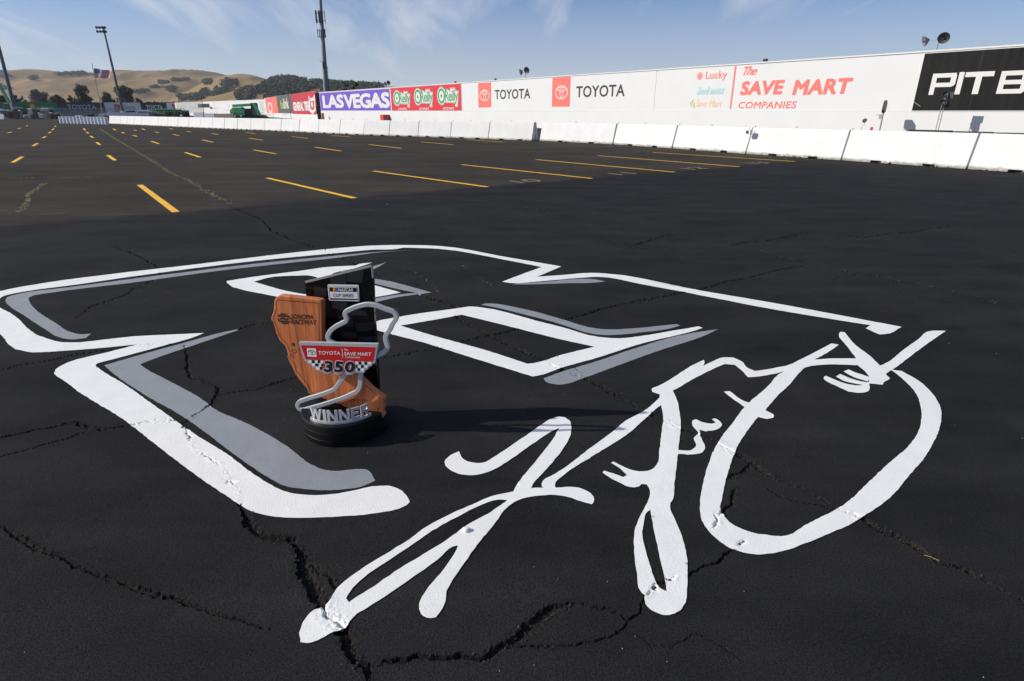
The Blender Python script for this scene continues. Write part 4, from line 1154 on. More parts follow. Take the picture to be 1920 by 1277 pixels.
def barrier_run(J, group, off=0.0, extra=0):
    global bcount
    P_ = [G(*j) for j in J]
    for _ in range(extra):
        P_.append(P_[-1] + (P_[-1] - P_[-2]))
    runs = []
    for i in range(len(P_) - 1):
        a, b = P_[i], P_[i + 1]
        L = np.linalg.norm(b - a); d = (b - a) / L
        n = np.array([-d[1], d[0]])
        if np.dot(n, -a) < 0: n = -n
        gap = .055 if L > 2 else .02
        h = [L * .3, L * .72]
        mb = krail(L - gap, h)
        # worn, lumpy concrete: chipped toe
        v = np.array(mb.v)
        low = v[:, 2] < .07
        v[:, 1] += np.where(low, .035 * fbm(v[:, 0] * 9 + i * 7, v[:, 1] * 3, 3, 5 + i), 0)
        mb.v = [tuple(q) for q in v]
        o = mb.build('concrete_barrier', white_conc)
        c = a - n * .29                    # the traced line is the toe facing the camera
        o.location = (c[0], c[1], .012); o.rotation_euler = (0, 0, math.atan2(d[1], d[0]) + random.uniform(-.004, .004))
        runs.append((o, a, b, n, L))
    return runs
R1 = barrier_run(JX, 'x')
R2 = barrier_run(JX2, 'x', extra=2)
GB = 'white concrete barrier segments'
for k, (o, *_) in enumerate(R1[:16]): tag(o, 'far white concrete barrier segment, %s from the left end beside the drums' % ORD[k], 'barrier', GB)
names1 = ['under the grey billboard', 'left of the crimson banner with the crest', 'under the crimson banner with the crest', 'under the black speaker stack', 'under the left letters of the violet banner', 'under the right letters of the violet banner', 'under the red box at the violet banner corner', 'under the left wordmark of the red banner', 'under the right wordmark of the red banner', 'ending in a bare shaded end face at the open gap']
for (o, *_), nm in zip(R1[16:], names1): tag(o, 'white concrete barrier segment ' + nm, 'barrier', GB)
names2 = ['starting behind the open gap, catching its shadow', 'below the black wordmark nearer the camera', 'with a small white box at its far top corner joint', 'below the big bleached red store lettering', 'below the tripod lamps, with chipped toe', 'cut by the frame edge, under the black billboard', 'outside the frame', 'outside the frame too']
for (o, *_), nm in zip(R2, names2): tag(o, 'white concrete barrier segment ' + nm, 'barrier', GB)
# lifting loops standing on the barriers and the steel pins at the joints
for o, a, b, n, L in R2 + R1[17:]:
    mb = MB(); mb.tube([(0, 0, .05), (0, 0, BH + .05)], .016, 6)
    pn = mb.build('joint_pin', steel, o); pn.location = (L - .012, 0, 0)
    mb = MB(); mb.tube([(L * .45, .0, BH - .01), (L * .45, 0, BH + .06), (L * .45 + .05, 0, BH + .06), (L * .45 + .05, 0, BH - .01)], .009, 5)
    mb.build('lifting_loop', steel, o)
# weeds and dirt at the foot of the barrier
mb = MB()
for o, a, b, n, L in R1 + R2:
    w_ = (b - a)
    for k in range(int(L * 26)):
        t_ = random.random()
        if vnoise(np.array([a[0] + w_[0] * t_]), np.array([a[1] + w_[1] * t_ * 2.2]), 5)[0] < .42: continue
        p = a + w_ * t_ + n * random.uniform(-.05, .05)
        s = random.uniform(.015, .06)
        th = random.uniform(0, 6.28)
        mb.add([(p[0] - math.cos(th) * s, p[1] - math.sin(th) * s, .0), (p[0] + math.cos(th) * s, p[1] + math.sin(th) * s, .0), (p[0] + random.uniform(-s, s), p[1] + random.uniform(-s, s), s * random.uniform(.4, 1.2))], [(0, 1, 2)])
tag(mb.build('weeds_and_dirt', pm('weeds_dirt', (.055, .05, .025), .95, var=.5, vscale=20)), kind='stuff')

# small box fixed on the barrier joint
o, a, b, n, L = R2[3]
bx = empty('junction_box', (a[0] - n[0] * .02, a[1] - n[1] * .02, .70), math.atan2((b - a)[1], (b - a)[0]), 'small white box hanging on a barrier joint, with dark square front', 'box')
MB().box((.05, -.10, .03), (.20, .12, .16), bevel=.01).build('housing', white_vinyl, bx)
MB().box((.03, -.165, .03), (.09, .01, .09)).build('dark_face', black_plastic, bx)
MB().bar((.02, -.06, .12), (.0, -.02, .18), .02).build('bracket', steel, bx)

# ------------------------------------------------------------------ things standing in front of the big wall
def wall_thing(x, y, off):
    a, z = WL.hit(x, y, off); p = WL.P(a, 0, off); return p, z
Lb = math.atan2(WL.u[1], WL.u[0])
# traffic style signal board, seen nearly edge on
off = 1.35
p, zb = wall_thing(1650, 241, off); zt = WL.hit(1656, 188, off)[1]; zm = WL.hit(1652, 210, off)[1]
sgn = empty('signal_board', (p[0], p[1], 0), Lb, 'narrow dark signal board on a grey post in front of the white wall', 'signal')
e2 = 1 if WL.n @ np.array([-math.sin(Lb), math.cos(Lb)]) > 0 else -1
MB().tube([(0, 0, -.05), (0, 0, zm + .1)], .035, 8).build('post', steel, sgn)
mb = MB()
pts = [(-.30, zm + .08), (-.12, zm - .04), (.28, zm + .0), (.30, zt - .18), (.02, zt), (-.22, zt - .1)]
for sx in (-.05, .05): pass
Msgn = Matrix.Rotation(math.radians(106), 4, 'Z')
vs = [Msgn @ Vector((x_, y_, z_)) for y_ in (-.06, .06) for x_, z_ in pts]
k = len(pts)
mb.add(vs, [tuple(range(k)), tuple(range(2 * k - 1, k - 1, -1))] + [(i, k + i, k + (i + 1) % k, (i + 1) % k) for i in range(k)])
mb.build('board', dark_steel, sgn)
mb = MB(); mb.box((-.1, -.06 * e2, zm - .22), (.16, .1, .2), bevel=.01); mb.box((-.2, 0, zm - .14), (.18, .03, .04)); mb.build('control_box', steel, sgn)
# small round dish
p, zb = wall_thing(1617, 243, 1.2); zd = WL.hit(1620, 227, 1.2)[1]
ds = empty('small_dish', (p[0], p[1], 0), Lb, 'small dark round dish on a thin bent stalk behind the barrier', 'dish')
MB().tube([(-.05, 0, -.05), (-.05, 0, zd - .25), (.06, 0, zd - .18), (.05, 0, zd)], .011, 6).build('stalk', steel, ds)
MB().lathe([(.01, 0), (.08, .02), (.115, .06), (.10, .05), (.01, .02)], n=18, M=Matrix.Translation((.05, 0, zd)) @ Matrix.Rotation(math.radians(70) * -e2, 4, 'X')).build('dish', dark_steel, ds)
# red cube
p, zb = wall_thing(1634, 241.5, 1.0)
o = MB().box((0, 0, zb / 2 + .02), (.10, .10, zb + .12), bevel=.01).build('red_marker', red_vinyl); o.location = (p[0], p[1], 0); o.rotation_euler.z = Lb
tag(o, 'tiny red marker poking above the barrier below the dark signal board', 'marker')
# lamp tripod
off = 1.45
p, zb = wall_thing(1757, 243, off); zt = WL.hit(1766, 174, off)[1]
tp = empty('lamp_stand', (p[0], p[1], 0), Lb, 'twin pole stand with four stacked round lamps before the black billboard', 'lamp stand')
for s_ in (-1, 1): MB().tube([(s_ * .055, 0, -.05), (s_ * .05, 0, zt - .35)], .017, 8).build('pole', steel, tp)
MB().bar((-.07, 0, zt * .48), (.07, 0, zt * .48), .02).build('cross_tie', steel, tp)
for k, (dx, dz) in enumerate(((.02, -.06), (.08, -.22), (-.02, -.40), (.10, -.44))):
    hd = MB().lathe([(.03, -.07), (.09, -.05), (.125, .02), (.13, .06), (.118, .062), (.08, .02), (.02, .0)], n=20, M=Matrix.Translation((dx, -.1 * e2 * -1, zt + dz)) @ Matrix.Rotation(math.radians(82) * -e2, 4, 'X') @ Matrix.Rotation(.4 * (-1) ** k, 4, 'Y')).build('lamp_head', dark_steel, tp)
    MB().lathe([(.001, .0), (.045, .01), (.03, .04), (.001, .05)], n=12, M=Matrix.Translation((dx - .05, .02 * e2, zt + dz + .04))).build('bulb', steel, hd)
MB().box((.03, 0, zt - .3), (.16, .12, .5), bevel=.02).build('junction_block', black_plastic, tp)
MB().box((.17, .04 * e2, zt - .12), (.34, .03, .30), bevel=.008, rz=0).build('reflector_plate', dark_steel, tp)
MB().box((.15, .04 * e2, zt - .5), (.30, .03, .30), bevel=.008, rz=.2).build('reflector_plate', dark_steel, tp)
# stacked tyres / rubber caps seen just over the barrier
for k, (x0, x1, y_, lb) in enumerate(((1706, 1745, 244, 'left of the lamp stand'), (1746, 1784, 245, 'right under the lamp stand'), (1790, 1861, 247, 'right of the lamp stand shadow'), (1867, 1921, 249.5, 'at the frame edge'))):
    a0, z_ = WL.hit(x0, y_, 3.2); a1, _ = WL.hit(x1, y_, 3.2)
    mb = MB(); WL.slab(mb, a0, a1, -.06, z_ + .02, 3.0, 3.4)
    o = mb.build('rubber_cap', rubber); tag(o, 'low black rubber strip showing over the barrier top, ' + lb, 'rubber strip')
# red box by the violet banner corner
a0, z0 = WL.hit(725.5, 227); a1, z1 = WL.hit(733, 215)
mb = MB(); WL.slab(mb, a0, a1 - .3, -.07, z1, .04, .9)
o = mb.build('red_box', pm('red_box_paint', (.55, .06, .05), .5)); tag(o, 'red box with a shaded side under the right end of the violet banner', 'box')

# twin round floodlights on the wall top
def floodlight(x, ytop, ybase, span, label, off=-.25):
    a, _ = WL.hit(x, ybase, off); zt = WL.hit(x, ytop, off)[1]
    p = WL.P(a, 0, off)
    r = empty('floodlight', (p[0], p[1], WT), Lb, label, 'floodlight', 'floodlights on the wall top')
    h = zt - WT
    MB().tube([(0, 0, -.12), (.02, 0, h * .75)], .03, 8).build('post', steel, r)
    k = span
    MB().tube([(-.55 * k, 0, h * .72), (-.25 * k, 0, h * .62), (-.1 * k, 0, h * .8), (.15 * k, 0, h * .78)], .022 * k, 6).build('arm', steel, r)
    for s_, dx in ((-1, -.85), (1, .28)):
        M = Matrix.Translation((dx * k, 0, h * (.80 if s_ > 0 else .66))) @ Matrix.Rotation(math.radians(-34 * s_ * e2 - 18), 4, 'Z') @ Matrix.Rotation(math.radians(-108 * e2), 4, 'X')
        hd = MB().lathe([(.05 * k, -.30 * k), (.12 * k, -.22 * k), (.30 * k, -.05 * k), (.36 * k, .06 * k), (.34 * k, .07 * k), (.2 * k, .0), (.02 * k, -.05 * k)], n=24, M=M).build('lamp_head', dark_steel if s_ > 0 else steel, r)
        MB().lathe([(.01, .0), (.07 * k, .02 * k), (.05 * k, .1 * k), (.01, .12 * k)], n=12, M=M).build('bulb', glass_dark, hd)
    return r
floodlight(1756, 66, 92, .70, 'biggest pair of round floodlights, above the black billboard corner')
floodlight(985, 128, 141, .80, 'small pair of dark floodlights above the left black wordmark')
floodlight(728, 153, 164, .80, 'tiny floodlight pair above the corner of violet and red banners')
for x_, y_, lb in ((1436, 107.5, 'above the bleached red store lettering'), (929, 149.5, 'above the first red emblem panel'), (854, 152, 'above the red banner end')):
    a, _ = WL.hit(x_, y_, -.2); p = WL.P(a, WT, -.2)
    o = MB().box((0, 0, .10), (.26, .14, .14), bevel=.02).bar((0, 0, -.02), (0, 0, .06), .05).build('small_camera', black_plastic); o.location = p; o.rotation_euler.z = Lb
    tag(o, 'tiny black box camera on the wall top ' + lb, 'camera')
# ------------------------------------------------------------------ hills
def hill_mat(name, c0, c1, dark):
    m = bpy.data.materials.new(name); m.use_nodes = True
    t = m.node_tree; L = t.links; b = t.nodes['Principled BSDF']
    o = N(t, 'ShaderNodeTexCoord').outputs['Object']
    n = N(t, 'ShaderNodeTexNoise', i_Scale=.006, i_Detail=9.0, i_Roughness=.62); L.new(o, n.inputs['Vector'])
    r = N(t, 'ShaderNodeValToRGB'); e = r.color_ramp.elements
    e[0].position = .32; e[0].color = c0 + (1,); e[1].position = .68; e[1].color = c1 + (1,)
    L.new(n.outputs['Fac'], r.inputs[0])
    n2 = N(t, 'ShaderNodeTexNoise', i_Scale=.012, i_Detail=6.0, i_Roughness=.7, i_Distortion=.6); L.new(o, n2.inputs['Vector'])
    mr = N(t, 'ShaderNodeMapRange', i_From_Min=.60, i_From_Max=.66); L.new(n2.outputs['Fac'], mr.inputs['Value'])
    ml = N(t, 'ShaderNodeMath', operation='MULTIPLY'); ml.inputs[1].default_value = dark; L.new(mr.outputs[0], ml.inputs[0])
    mx = N(t, 'ShaderNodeMixRGB'); L.new(ml.outputs[0], mx.inputs['Fac']); L.new(r.outputs[0], mx.inputs['Color1']); mx.inputs['Color2'].default_value = (.045, .05, .03, 1)
    L.new(mx.outputs[0], b.inputs['Base Color']); b.inputs['Roughness'].default_value = .95; b.inputs['Specular IOR Level'].default_value = .1
    return m
def interp(prof, x):
    xs_, ys_ = zip(*prof); return np.interp(x, xs_, ys_)
HILLS = []
def hill(name, prof, D, Df, mat, x0, x1, seed, gully=.16, cols=260, rows=60):
    xs_ = np.linspace(x0, x1, cols)
    yr = interp(prof, xs_)
    k = np.ones(7) / 7; yr = np.convolve(np.pad(yr, 3, mode='edge'), k, 'valid')
    dirx = (xs_ - CX) / FOC / ray(CX, HOR)[1]
    H = np.array([zh(y, D) for y in yr])
    T = np.linspace(0, 1.35, rows)
    Xh = np.zeros((rows, cols)); Yh = Xh.copy(); Zh = Xh.copy()
    for i, t_ in enumerate(T):
        d = Df + (D - Df) * t_
        Xh[i] = dirx * d; Yh[i] = d
        s = np.clip(t_, 0, 1); base = H * (s * s * (3 - 2 * s)) ** .85
        if t_ > 1: base = H * (1 - ((t_ - 1) / .35) ** 2 * .8)
        w_ = math.sin(math.pi * min(1, t_)) 
        sc = D / 1500
        g = np.abs(fbm(Xh[i] / (150 * sc) + .3 * fbm(Xh[i] / (90 * sc), np.full(cols, d / (90 * sc)), 2, seed + 9), np.full(cols, d / (330 * sc)), 4, seed)) * 2 - .3
        Zh[i] = base - gully * H * w_ * g + .035 * H * w_ * fbm(Xh[i] / (40 * sc), np.full(cols, d / (40 * sc)), 3, seed + 3)
    Zh[0] = -.5
    me = grid_mesh(name, Xh, Yh, Zh)
    me.polygons.foreach_set('use_smooth', np.ones(len(me.polygons), bool))
    o = link(name, me, mat); tag(o, kind='structure')
    HILLS.append((Xh, Yh, Zh)); return Xh, Yh, Zh
grass1 = hill_mat('dry_hill_grass', (.150, .100, .050), (.285, .195, .098), .35)
grass2 = hill_mat('dry_near_grass', (.165, .112, .053), (.30, .208, .102), .15)
far_prof = [(-300,150),(-120,146),(0,141),(35,138),(69,136),(105,138),(130,140.5),(165,142),(190,143),(210,142),(237,137),(262,136.5),(292,137),(318,136.5),(343,135.5),(366,136.5),(389,138),(430,143.5),(480,150),(560,162),(700,178)]
hill('hills', far_prof, 1900, 900, grass1, -300, 760, 101, .40, 360, 90)
mid_prof = [(250,196),(310,186),(360,170),(395,154),(430,144.5),(457,141.5),(480,143.5),(510,152),(560,166),(640,184),(700,196)]
hm = hill('hills', mid_prof, 1350, 760, grass2, 240, 720, 131, .30, 240, 70)
right_prof = [(330,199),(380,188),(440,172),(490,158),(515,154),(533,150.8),(545,148),(554,147),(572,152),(588,156),(641,157.5),(687,161),(714,162.5),(800,166),(900,168),(1100,172)]
hr = hill('hills', right_prof, 1050, 560, grass2, 320, 1100, 151, .18, 300, 60)

# leaf mass made of many small faces
def leaf_mat(name, c0, c1):
    m = bpy.data.materials.new(name); m.use_nodes = True
    t = m.node_tree; L = t.links; b = t.nodes['Principled BSDF']
    g = N(t, 'ShaderNodeNewGeometry')
    r = N(t, 'ShaderNodeValToRGB'); r.color_ramp.elements[0].color = c0 + (1,); r.color_ramp.elements[1].color = c1 + (1,)
    L.new(g.outputs['Random Per Island'], r.inputs[0]); L.new(r.outputs[0], b.inputs['Base Color'])
    b.inputs['Roughness'].default_value = .75; b.inputs['Specular IOR Level'].default_value = .25
    return m
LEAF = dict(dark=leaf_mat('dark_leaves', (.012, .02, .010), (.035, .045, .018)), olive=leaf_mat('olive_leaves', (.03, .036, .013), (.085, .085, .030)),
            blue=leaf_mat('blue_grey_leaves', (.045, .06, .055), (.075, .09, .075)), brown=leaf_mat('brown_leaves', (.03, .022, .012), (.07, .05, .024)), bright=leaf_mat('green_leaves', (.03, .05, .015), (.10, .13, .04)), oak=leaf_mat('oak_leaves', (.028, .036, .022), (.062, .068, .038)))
def leaves(mb, c, r, n, s, squash=.8):
    c = np.array(c)
    d = rng.normal(0, 1, (n, 3)); d /= np.linalg.norm(d, axis=1)[:, None] + 1e-9
    rad = rng.random(n) ** .45
    p = c + d * rad[:, None] * np.array([r, r, r * squash])
    for q, dd in zip(p, d):
        nrm = Vector(dd) + Vector(rng.normal(0, .6, 3)); nrm.normalize()
        a = nrm.orthogonal().normalized(); a.rotate(Matrix.Rotation(random.uniform(0, 6.28), 3, nrm)); b = nrm.cross(a)
        k = s * random.uniform(.6, 1.4); q = Vector(q)
        mb.add([q - a * k, q + b * k * .55, q + a * k, q - b * k * .55], [(0, 1, 2, 3)])
def tree(x0, x1, ytop, Y, kind, label, name='tree', ybase=None, lobes=9, n=210, gap=.25):
    X0, X1 = gx(x0, Y), gx(x1, Y); H = zh(ytop, Y); w_ = (X1 - X0)
    r = empty(name, ((X0 + X1) / 2, Y, 0), 0, label, 'tree', 'trees beyond the billboards')
    mb = MB(); mb.tube([(0, 0, -.3), (.1, 0, H * .35), (-.1, 0, H * .75)], [w_ * .045, w_ * .035, w_ * .01], 7)
    for k in range(5):
        a = random.uniform(0, 6.28); mb.tube([(0, 0, H * (.25 + .08 * k)), (math.cos(a) * w_ * .2, math.sin(a) * w_ * .2, H * (.45 + .09 * k))], [w_ * .018, w_ * .006], 5)
    mb.build('trunk', bark, r)
    mb = MB()
    for k in range(lobes):
        t_ = k / (lobes - 1)
        zc = H * (.30 + .58 * t_ * random.uniform(.85, 1.05)); rr = w_ * random.uniform(.20, .31) * (1.15 - .5 * t_)
        leaves(mb, (random.uniform(-1, 1) * (w_ / 2 - rr) * (1.05 - .6 * t_), random.uniform(-.3, .3) * w_, min(zc, H - rr * .8)), rr, n, w_ * .034 + .08)
    leaves(mb, (0, 0, H * .5), w_ * .36, n, w_ * .03 + .05, 1.0)
    leaves(mb, (random.uniform(-.1, .1) * w_, 0, H - w_ * .12), w_ * .14, n // 2, w_ * .026 + .04)
    mb.build('crown', LEAF[kind], r); return r
tree(-14, 22, 177, 245, 'dark', 'dark dense tree at the left frame edge behind the green boom')
tree(20, 44, 176, 250, 'dark', 'dark round tree just right of the leaning light pole')
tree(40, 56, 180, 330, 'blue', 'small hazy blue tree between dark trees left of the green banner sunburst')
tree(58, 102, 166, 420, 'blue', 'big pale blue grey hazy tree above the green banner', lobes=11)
tree(72, 98, 183, 250, 'dark', 'low dark bush in front of the big hazy tree', lobes=7)
tree(92, 132, 176, 255, 'brown', 'low dark reddish brown tree over the end of the green banner', lobes=8)
tree(128, 150, 178, 262, 'olive', 'short olive tree left of the tall airy tree')
tree(142, 178, 156, 258, 'olive', 'tall airy olive tree directly left of the flag', lobes=14, n=170)
tree(190, 224, 170, 262, 'olive', 'pale olive tree between the flagpole and the floodlight mast', lobes=10)
tree(218, 264, 158, 260, 'olive', 'broad dark olive tree behind the floodlight mast', lobes=14, n=240)
tree(252, 274, 183, 262, 'dark', 'low dark tree right of the floodlight mast')
tree(640, 662, 151.5, 118, 'bright', 'leafy green tree top over the violet banner', lobes=9, n=150)
tree(656, 682, 150.5, 121, 'bright', 'right hand leafy green tree top over the violet banner letters', lobes=9, n=150)
# far tree line and oak woods on the hills: too many to count
def wood(name, spots, mat):
    mb = MB()
    for c, r in spots: leaves(mb, c, r, 60, r * .24, .75)
    tag(mb.build(name, mat), kind='stuff')
sp = []
for k in range(90):
    x = random.uniform(256, 345); Y = random.uniform(300, 420); h = zh(random.uniform(187, 193), Y)
    sp.append(((gx(x, Y), Y, h * .5), h * .5))
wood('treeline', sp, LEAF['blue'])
def on_hill(hh, x, ypix):
    """the spot of a hill seen at (x, ypix)"""
    Xh, Yh, Zh = hh
    d = (x - CX) / FOC / ray(CX, HOR)[1]
    j = int(np.argmin(np.abs(Xh[0] / Yh[0] - d)))
    ys_ = Yh[:, j]; zs_ = Zh[:, j]
    fr = (zs_ - CAM_H) / ys_
    want = (zh(ypix, 1000.) - CAM_H) / 1000.
    i = np.nonzero(fr >= want)[0]
    if not len(i): return None
    return np.array([Xh[i[0], j], ys_[i[0]], zs_[i[0]]])
sp = []
patches = [(hr, 450, 720, 150, 189, 1500, .56), (hr, 515, 590, 147, 170, 420, .40), (hm, 425, 452, 153, 165, 60, .1), (hm, 392, 404, 153, 160, 16, 0), (hm, 385, 445, 170, 182, 150, .35), (hm, 340, 385, 180, 190, 60, .4), (hr, 590, 720, 155, 172, 420, .3)]
for hh, x0, x1, y0, y1, n_, th in patches:
    for k in range(n_):
        x, y = random.uniform(x0, x1), random.uniform(y0, y1)
        if x < 520 and hh is hr and y < 152 + (520 - x) * .32: continue
        if vnoise(np.array([x * .055]), np.array([y * .16]), 91)[0] < th * .8: continue
        p = on_hill(hh, x, y)
        if p is None: continue
        r = random.uniform(3.0, 6.5)
        sp.append(((p[0], p[1], p[2] + r * .4), r))
wood('oak_woods', sp, LEAF['oak'])
sp = []
far_h = HILLS[0]
for cx0, cy0, rx_, ry_, n_ in ((10, 167, 22, 3, 40), (20, 146, 16, 2.0, 14), (150, 141.5, 28, 1.6, 60), (172, 140, 8, 1.5, 30), (318, 157, 10, 1.6, 20), (345, 152, 14, 1.6, 24), (271, 174, 12, 1.8, 22), (329, 171, 6, 5, 26), (300, 166, 10, 1.0, 12), (80, 148, 10, 1.5, 14)):
    for k in range(n_):
        p = on_hill(far_h, cx0 + random.gauss(0, rx_ * .5), cy0 + random.gauss(0, ry_ * .5))
        if p is None: continue
        r = random.uniform(3.5, 7); sp.append(((p[0], p[1], p[2] + r * .3), r))
wood('hill_scrub', sp, LEAF['oak'])

# ------------------------------------------------------------------ the air
hzm = bpy.data.materials.new('haze'); hzm.use_nodes = True
hzm.node_tree.nodes.clear()
pv = N(hzm.node_tree, 'ShaderNodeVolumePrincipled'); pv.inputs['Color'].default_value = (.80, .87, .96, 1)
pv.inputs['Density'].default_value = .00011; pv.inputs['Anisotropy'].default_value = .2
ho = N(hzm.node_tree, 'ShaderNodeOutputMaterial'); hzm.node_tree.links.new(pv.outputs[0], ho.inputs['Volume'])
hb = MB().box((0, 1050, 84.45), (3700, 3100, 171.1)).build('haze', hzm); tag(hb, kind='stuff')

# ------------------------------------------------------------------ masts, poles, flag
def mast(xb, yb, xt, yt, Y, r0, r1, label, name, cat, mat=dark_steel):
    h = zh(yt, Y)
    return empty(name, (gx(xb, Y), Y, 0), 0, label, cat), h
def up_at(xt, yt, xb, Y):           # sideways lean of a mast top relative to its foot
    p = AT(xt, yt, Y); return p.x - gx(xb, Y), p.z
m1, _ = mast(230, 215, 195, 47, 110, 0, 0, 'tall thin floodlight mast with two rows of lamps left of the pickup', 'floodlight_mast', 'light mast')
dx, h = up_at(194.5, 50, 231, 110)
MB().tube([(0, 0, -.1), (dx * .5, 0, h * .5), (dx, 0, h)], [.24, .19, .11], 10).build('pole', pm('blue_steel', (.10, .125, .15), .5, .4), m1)
for k, zz_ in enumerate((h - .15, h - .75)):
    MB().bar((dx - 1.0, 0, zz_), (dx + .45, 0, zz_), .10).build('crossarm', dark_steel, m1)
    for i, fx in enumerate((-.95, -.45, .02, .40)):
        MB().lathe([(.06, -.12), (.17, -.02), (.22, .12), (.02, .13)], n=12, M=Matrix.Translation((dx + fx, -.2, zz_)) @ Matrix.Rotation(math.radians(100), 4, 'X')).build('lamp_head', dark_steel, m1)
m2, _ = mast(28, 214, 0, 96, 120, 0, 0, 'thick dark mast running out of the frame at the far left', 'floodlight_mast', 'light mast')
dx, h = up_at(-30, -20, 28, 120)
MB().tube([(0, 0, -.1), (dx * .5, 0, h * .5), (dx, 0, h)], [.34, .28, .16], 10).build('pole', pm('blue_steel', (.10, .125, .15), .5, .4), m2)
MB().box((-.25, -.1, zh(200, 120)), (.5, .4, 1.2), bevel=.04).build('cabinet', steel, m2)
# cell tower
Y = 135
ct = empty('antenna_mast', (gx(613.5, Y), Y, 0), 0, 'tall grey antenna mast with stacked panel antennas behind the violet banner', 'antenna mast')
dx, h = up_at(599.5, -16, 613.5, Y)
def onm(y): 
    z = zh(y, Y); return (dx * z / h, 0, z)
MB().tube([(0, 0, -.1), (dx * .5, 0, h * .5), (dx, 0, h)], [.62, .46, .30], 12).build('pole', pm('mast_grey', (.20, .22, .235), .55, .3), ct)
for (yc, ylen, sides) in ((32, 24, ((-.95, .32, 0), (.78, .16, 1), (.15, .30, 2), (-.35, .3, 0))), (63, 17, ((-.9, .22, 3), (.62, .2, 2), (-.5, .12, 0), (.2, .3, 0)))):
    x_, _, z_ = onm(yc); L_ = zh(yc - ylen / 2, Y) - zh(yc + ylen / 2, Y)
    MB().bar((x_ - .9, -.2, z_ + L_ * .3), (x_ + .8, -.2, z_ + L_ * .3), .09).bar((x_ - .9, -.2, z_ - L_ * .3), (x_ + .8, -.2, z_ - L_ * .3), .09).build('bracket', dark_steel, ct)
    for sx_, w_, mi in sides:
        MB().box((x_ + sx_, -.35, z_), (w_, .18, L_), bevel=.03).build('panel_antenna', (dark_steel, pm('tan_panel', (.4, .33, .28), .6), black_plastic, white_vinyl)[mi], ct)
x_, _, z_ = onm(115)
MB().tube([(x_ - .95, 0, z_ + .3), (x_ - .8, 0, z_), (x_, 0, z_)], .05, 6).build('hook_arm', steel, ct)
MB().tube([(x_ + .35, 0, z_ - 1), (x_ + .38, 0, z_ + 1.3)], .07, 6).build('whip_antenna', steel, ct)
MB().box((onm(123)[0] + .05, -.4, onm(123)[2]), (.6, .4, 1.4), bevel=.05).build('equipment_box', dark_steel, ct)
MB().tube([(onm(125)[0] + .62, -.1, onm(125)[2]), (.75, -.1, 2)], .05, 6).build('cable', dark_steel, ct)
# thin utility poles
for xb, yt, Yp, lb in ((382, 167, 190, 'thin dark pole over the dark display on the white wall'), (545, 161, 126, 'thin pole rising behind the grey banner'), (714, 150, 150, 'thin distant pole behind the right end of the violet banner')):
    h = zh(yt, Yp); r = empty('utility_pole', (gx(xb, Yp), Yp, 0), 0, lb, 'pole')
    MB().tube([(0, 0, -.1), (0, 0, h)], [.11, .07], 7).build('pole', dark_steel, r)
    MB().bar((-.5, 0, h - .5), (.5, 0, h - .5), .08).build('crossarm', dark_steel, r)
# flagpole and flag
Y = 140
fp = empty('flagpole', (gx(191, Y), Y, 0), 0, 'slender pale flagpole left of the floodlight mast', 'flagpole')
dx, h = up_at(172.5, 121, 191, Y)
MB().tube([(0, 0, -.1), (dx, 0, h)], [.09, .06], 8).build('pole', steel, fp)
MB().lathe([(.01, -.1), (.1, -.04), (.1, .06), (.01, .12)], c=(dx, 0, h + .1), n=10).build('finial', yellow_ink, fp)
a = AT(175.5, 128, Y); b = AT(178.5, 146, Y); c = AT(207, 132.5, Y); d = AT(206.5, 147, Y)
nx_, nz_ = 26, 13
vs = []
for j in range(nz_ + 1):
    for i in range(nx_ + 1):
        s, t_ = i / nx_, j / nz_
        p = a.lerp(b, t_).lerp(c.lerp(d, t_), s)
        p.y += .22 * math.sin(s * 9 + t_ * 1.5) * s; p.z += .10 * math.sin(s * 7.5 + 1) * s
        vs.append(p)
flag = empty('flag', (a.x, a.y, a.z), 0, 'stars and stripes flag flying to the right from the slender pole', 'flag')
vs = [v - a for v in vs]
fm = (pm('flag_red', (.55, .02, .04), .7), pm('flag_white', (.66, .63, .65), .7), pm('flag_blue', (.03, .04, .15), .7))
for j in range(nz_):
    mb = MB(); sub = [vs[j * (nx_ + 1) + i] for i in range(nx_ + 1)] + [vs[(j + 1) * (nx_ + 1) + i] for i in range(nx_ + 1)]
    i0 = 10 if j < 7 else 0
    mb.add(sub, [(i, i + 1, nx_ + 2 + i, nx_ + 1 + i) for i in range(i0, nx_)], True); mb.build('stripe', fm[j % 2], flag)
mb = MB(); mb.add(vs, [(j * (nx_ + 1) + i, j * (nx_ + 1) + i + 1, (j + 1) * (nx_ + 1) + i + 1, (j + 1) * (nx_ + 1) + i) for j in range(7) for i in range(10)], True)
cn = mb.build('canton', fm[2], flag)
mb = MB()
for j in range(9):
    for i in range(6 if j % 2 == 0 else 5):
        s, t_ = (.035 + (i + (0 if j % 2 == 0 else .5)) * .062), (.05 + j * .055)
        p = (a.lerp(b, t_).lerp(c.lerp(d, t_), s)) - a; p.y += .22 * math.sin(s * 9 + t_ * 1.5) * s - .03; p.z += .10 * math.sin(s * 7.5 + 1) * s
        k = .045; mb.add([p + Vector((-k, 0, 0)), p + Vector((0, 0, -k)), p + Vector((k, 0, 0)), p + Vector((0, 0, k))], [(0, 1, 2, 3)])
mb.build('stars', fm[1], cn)

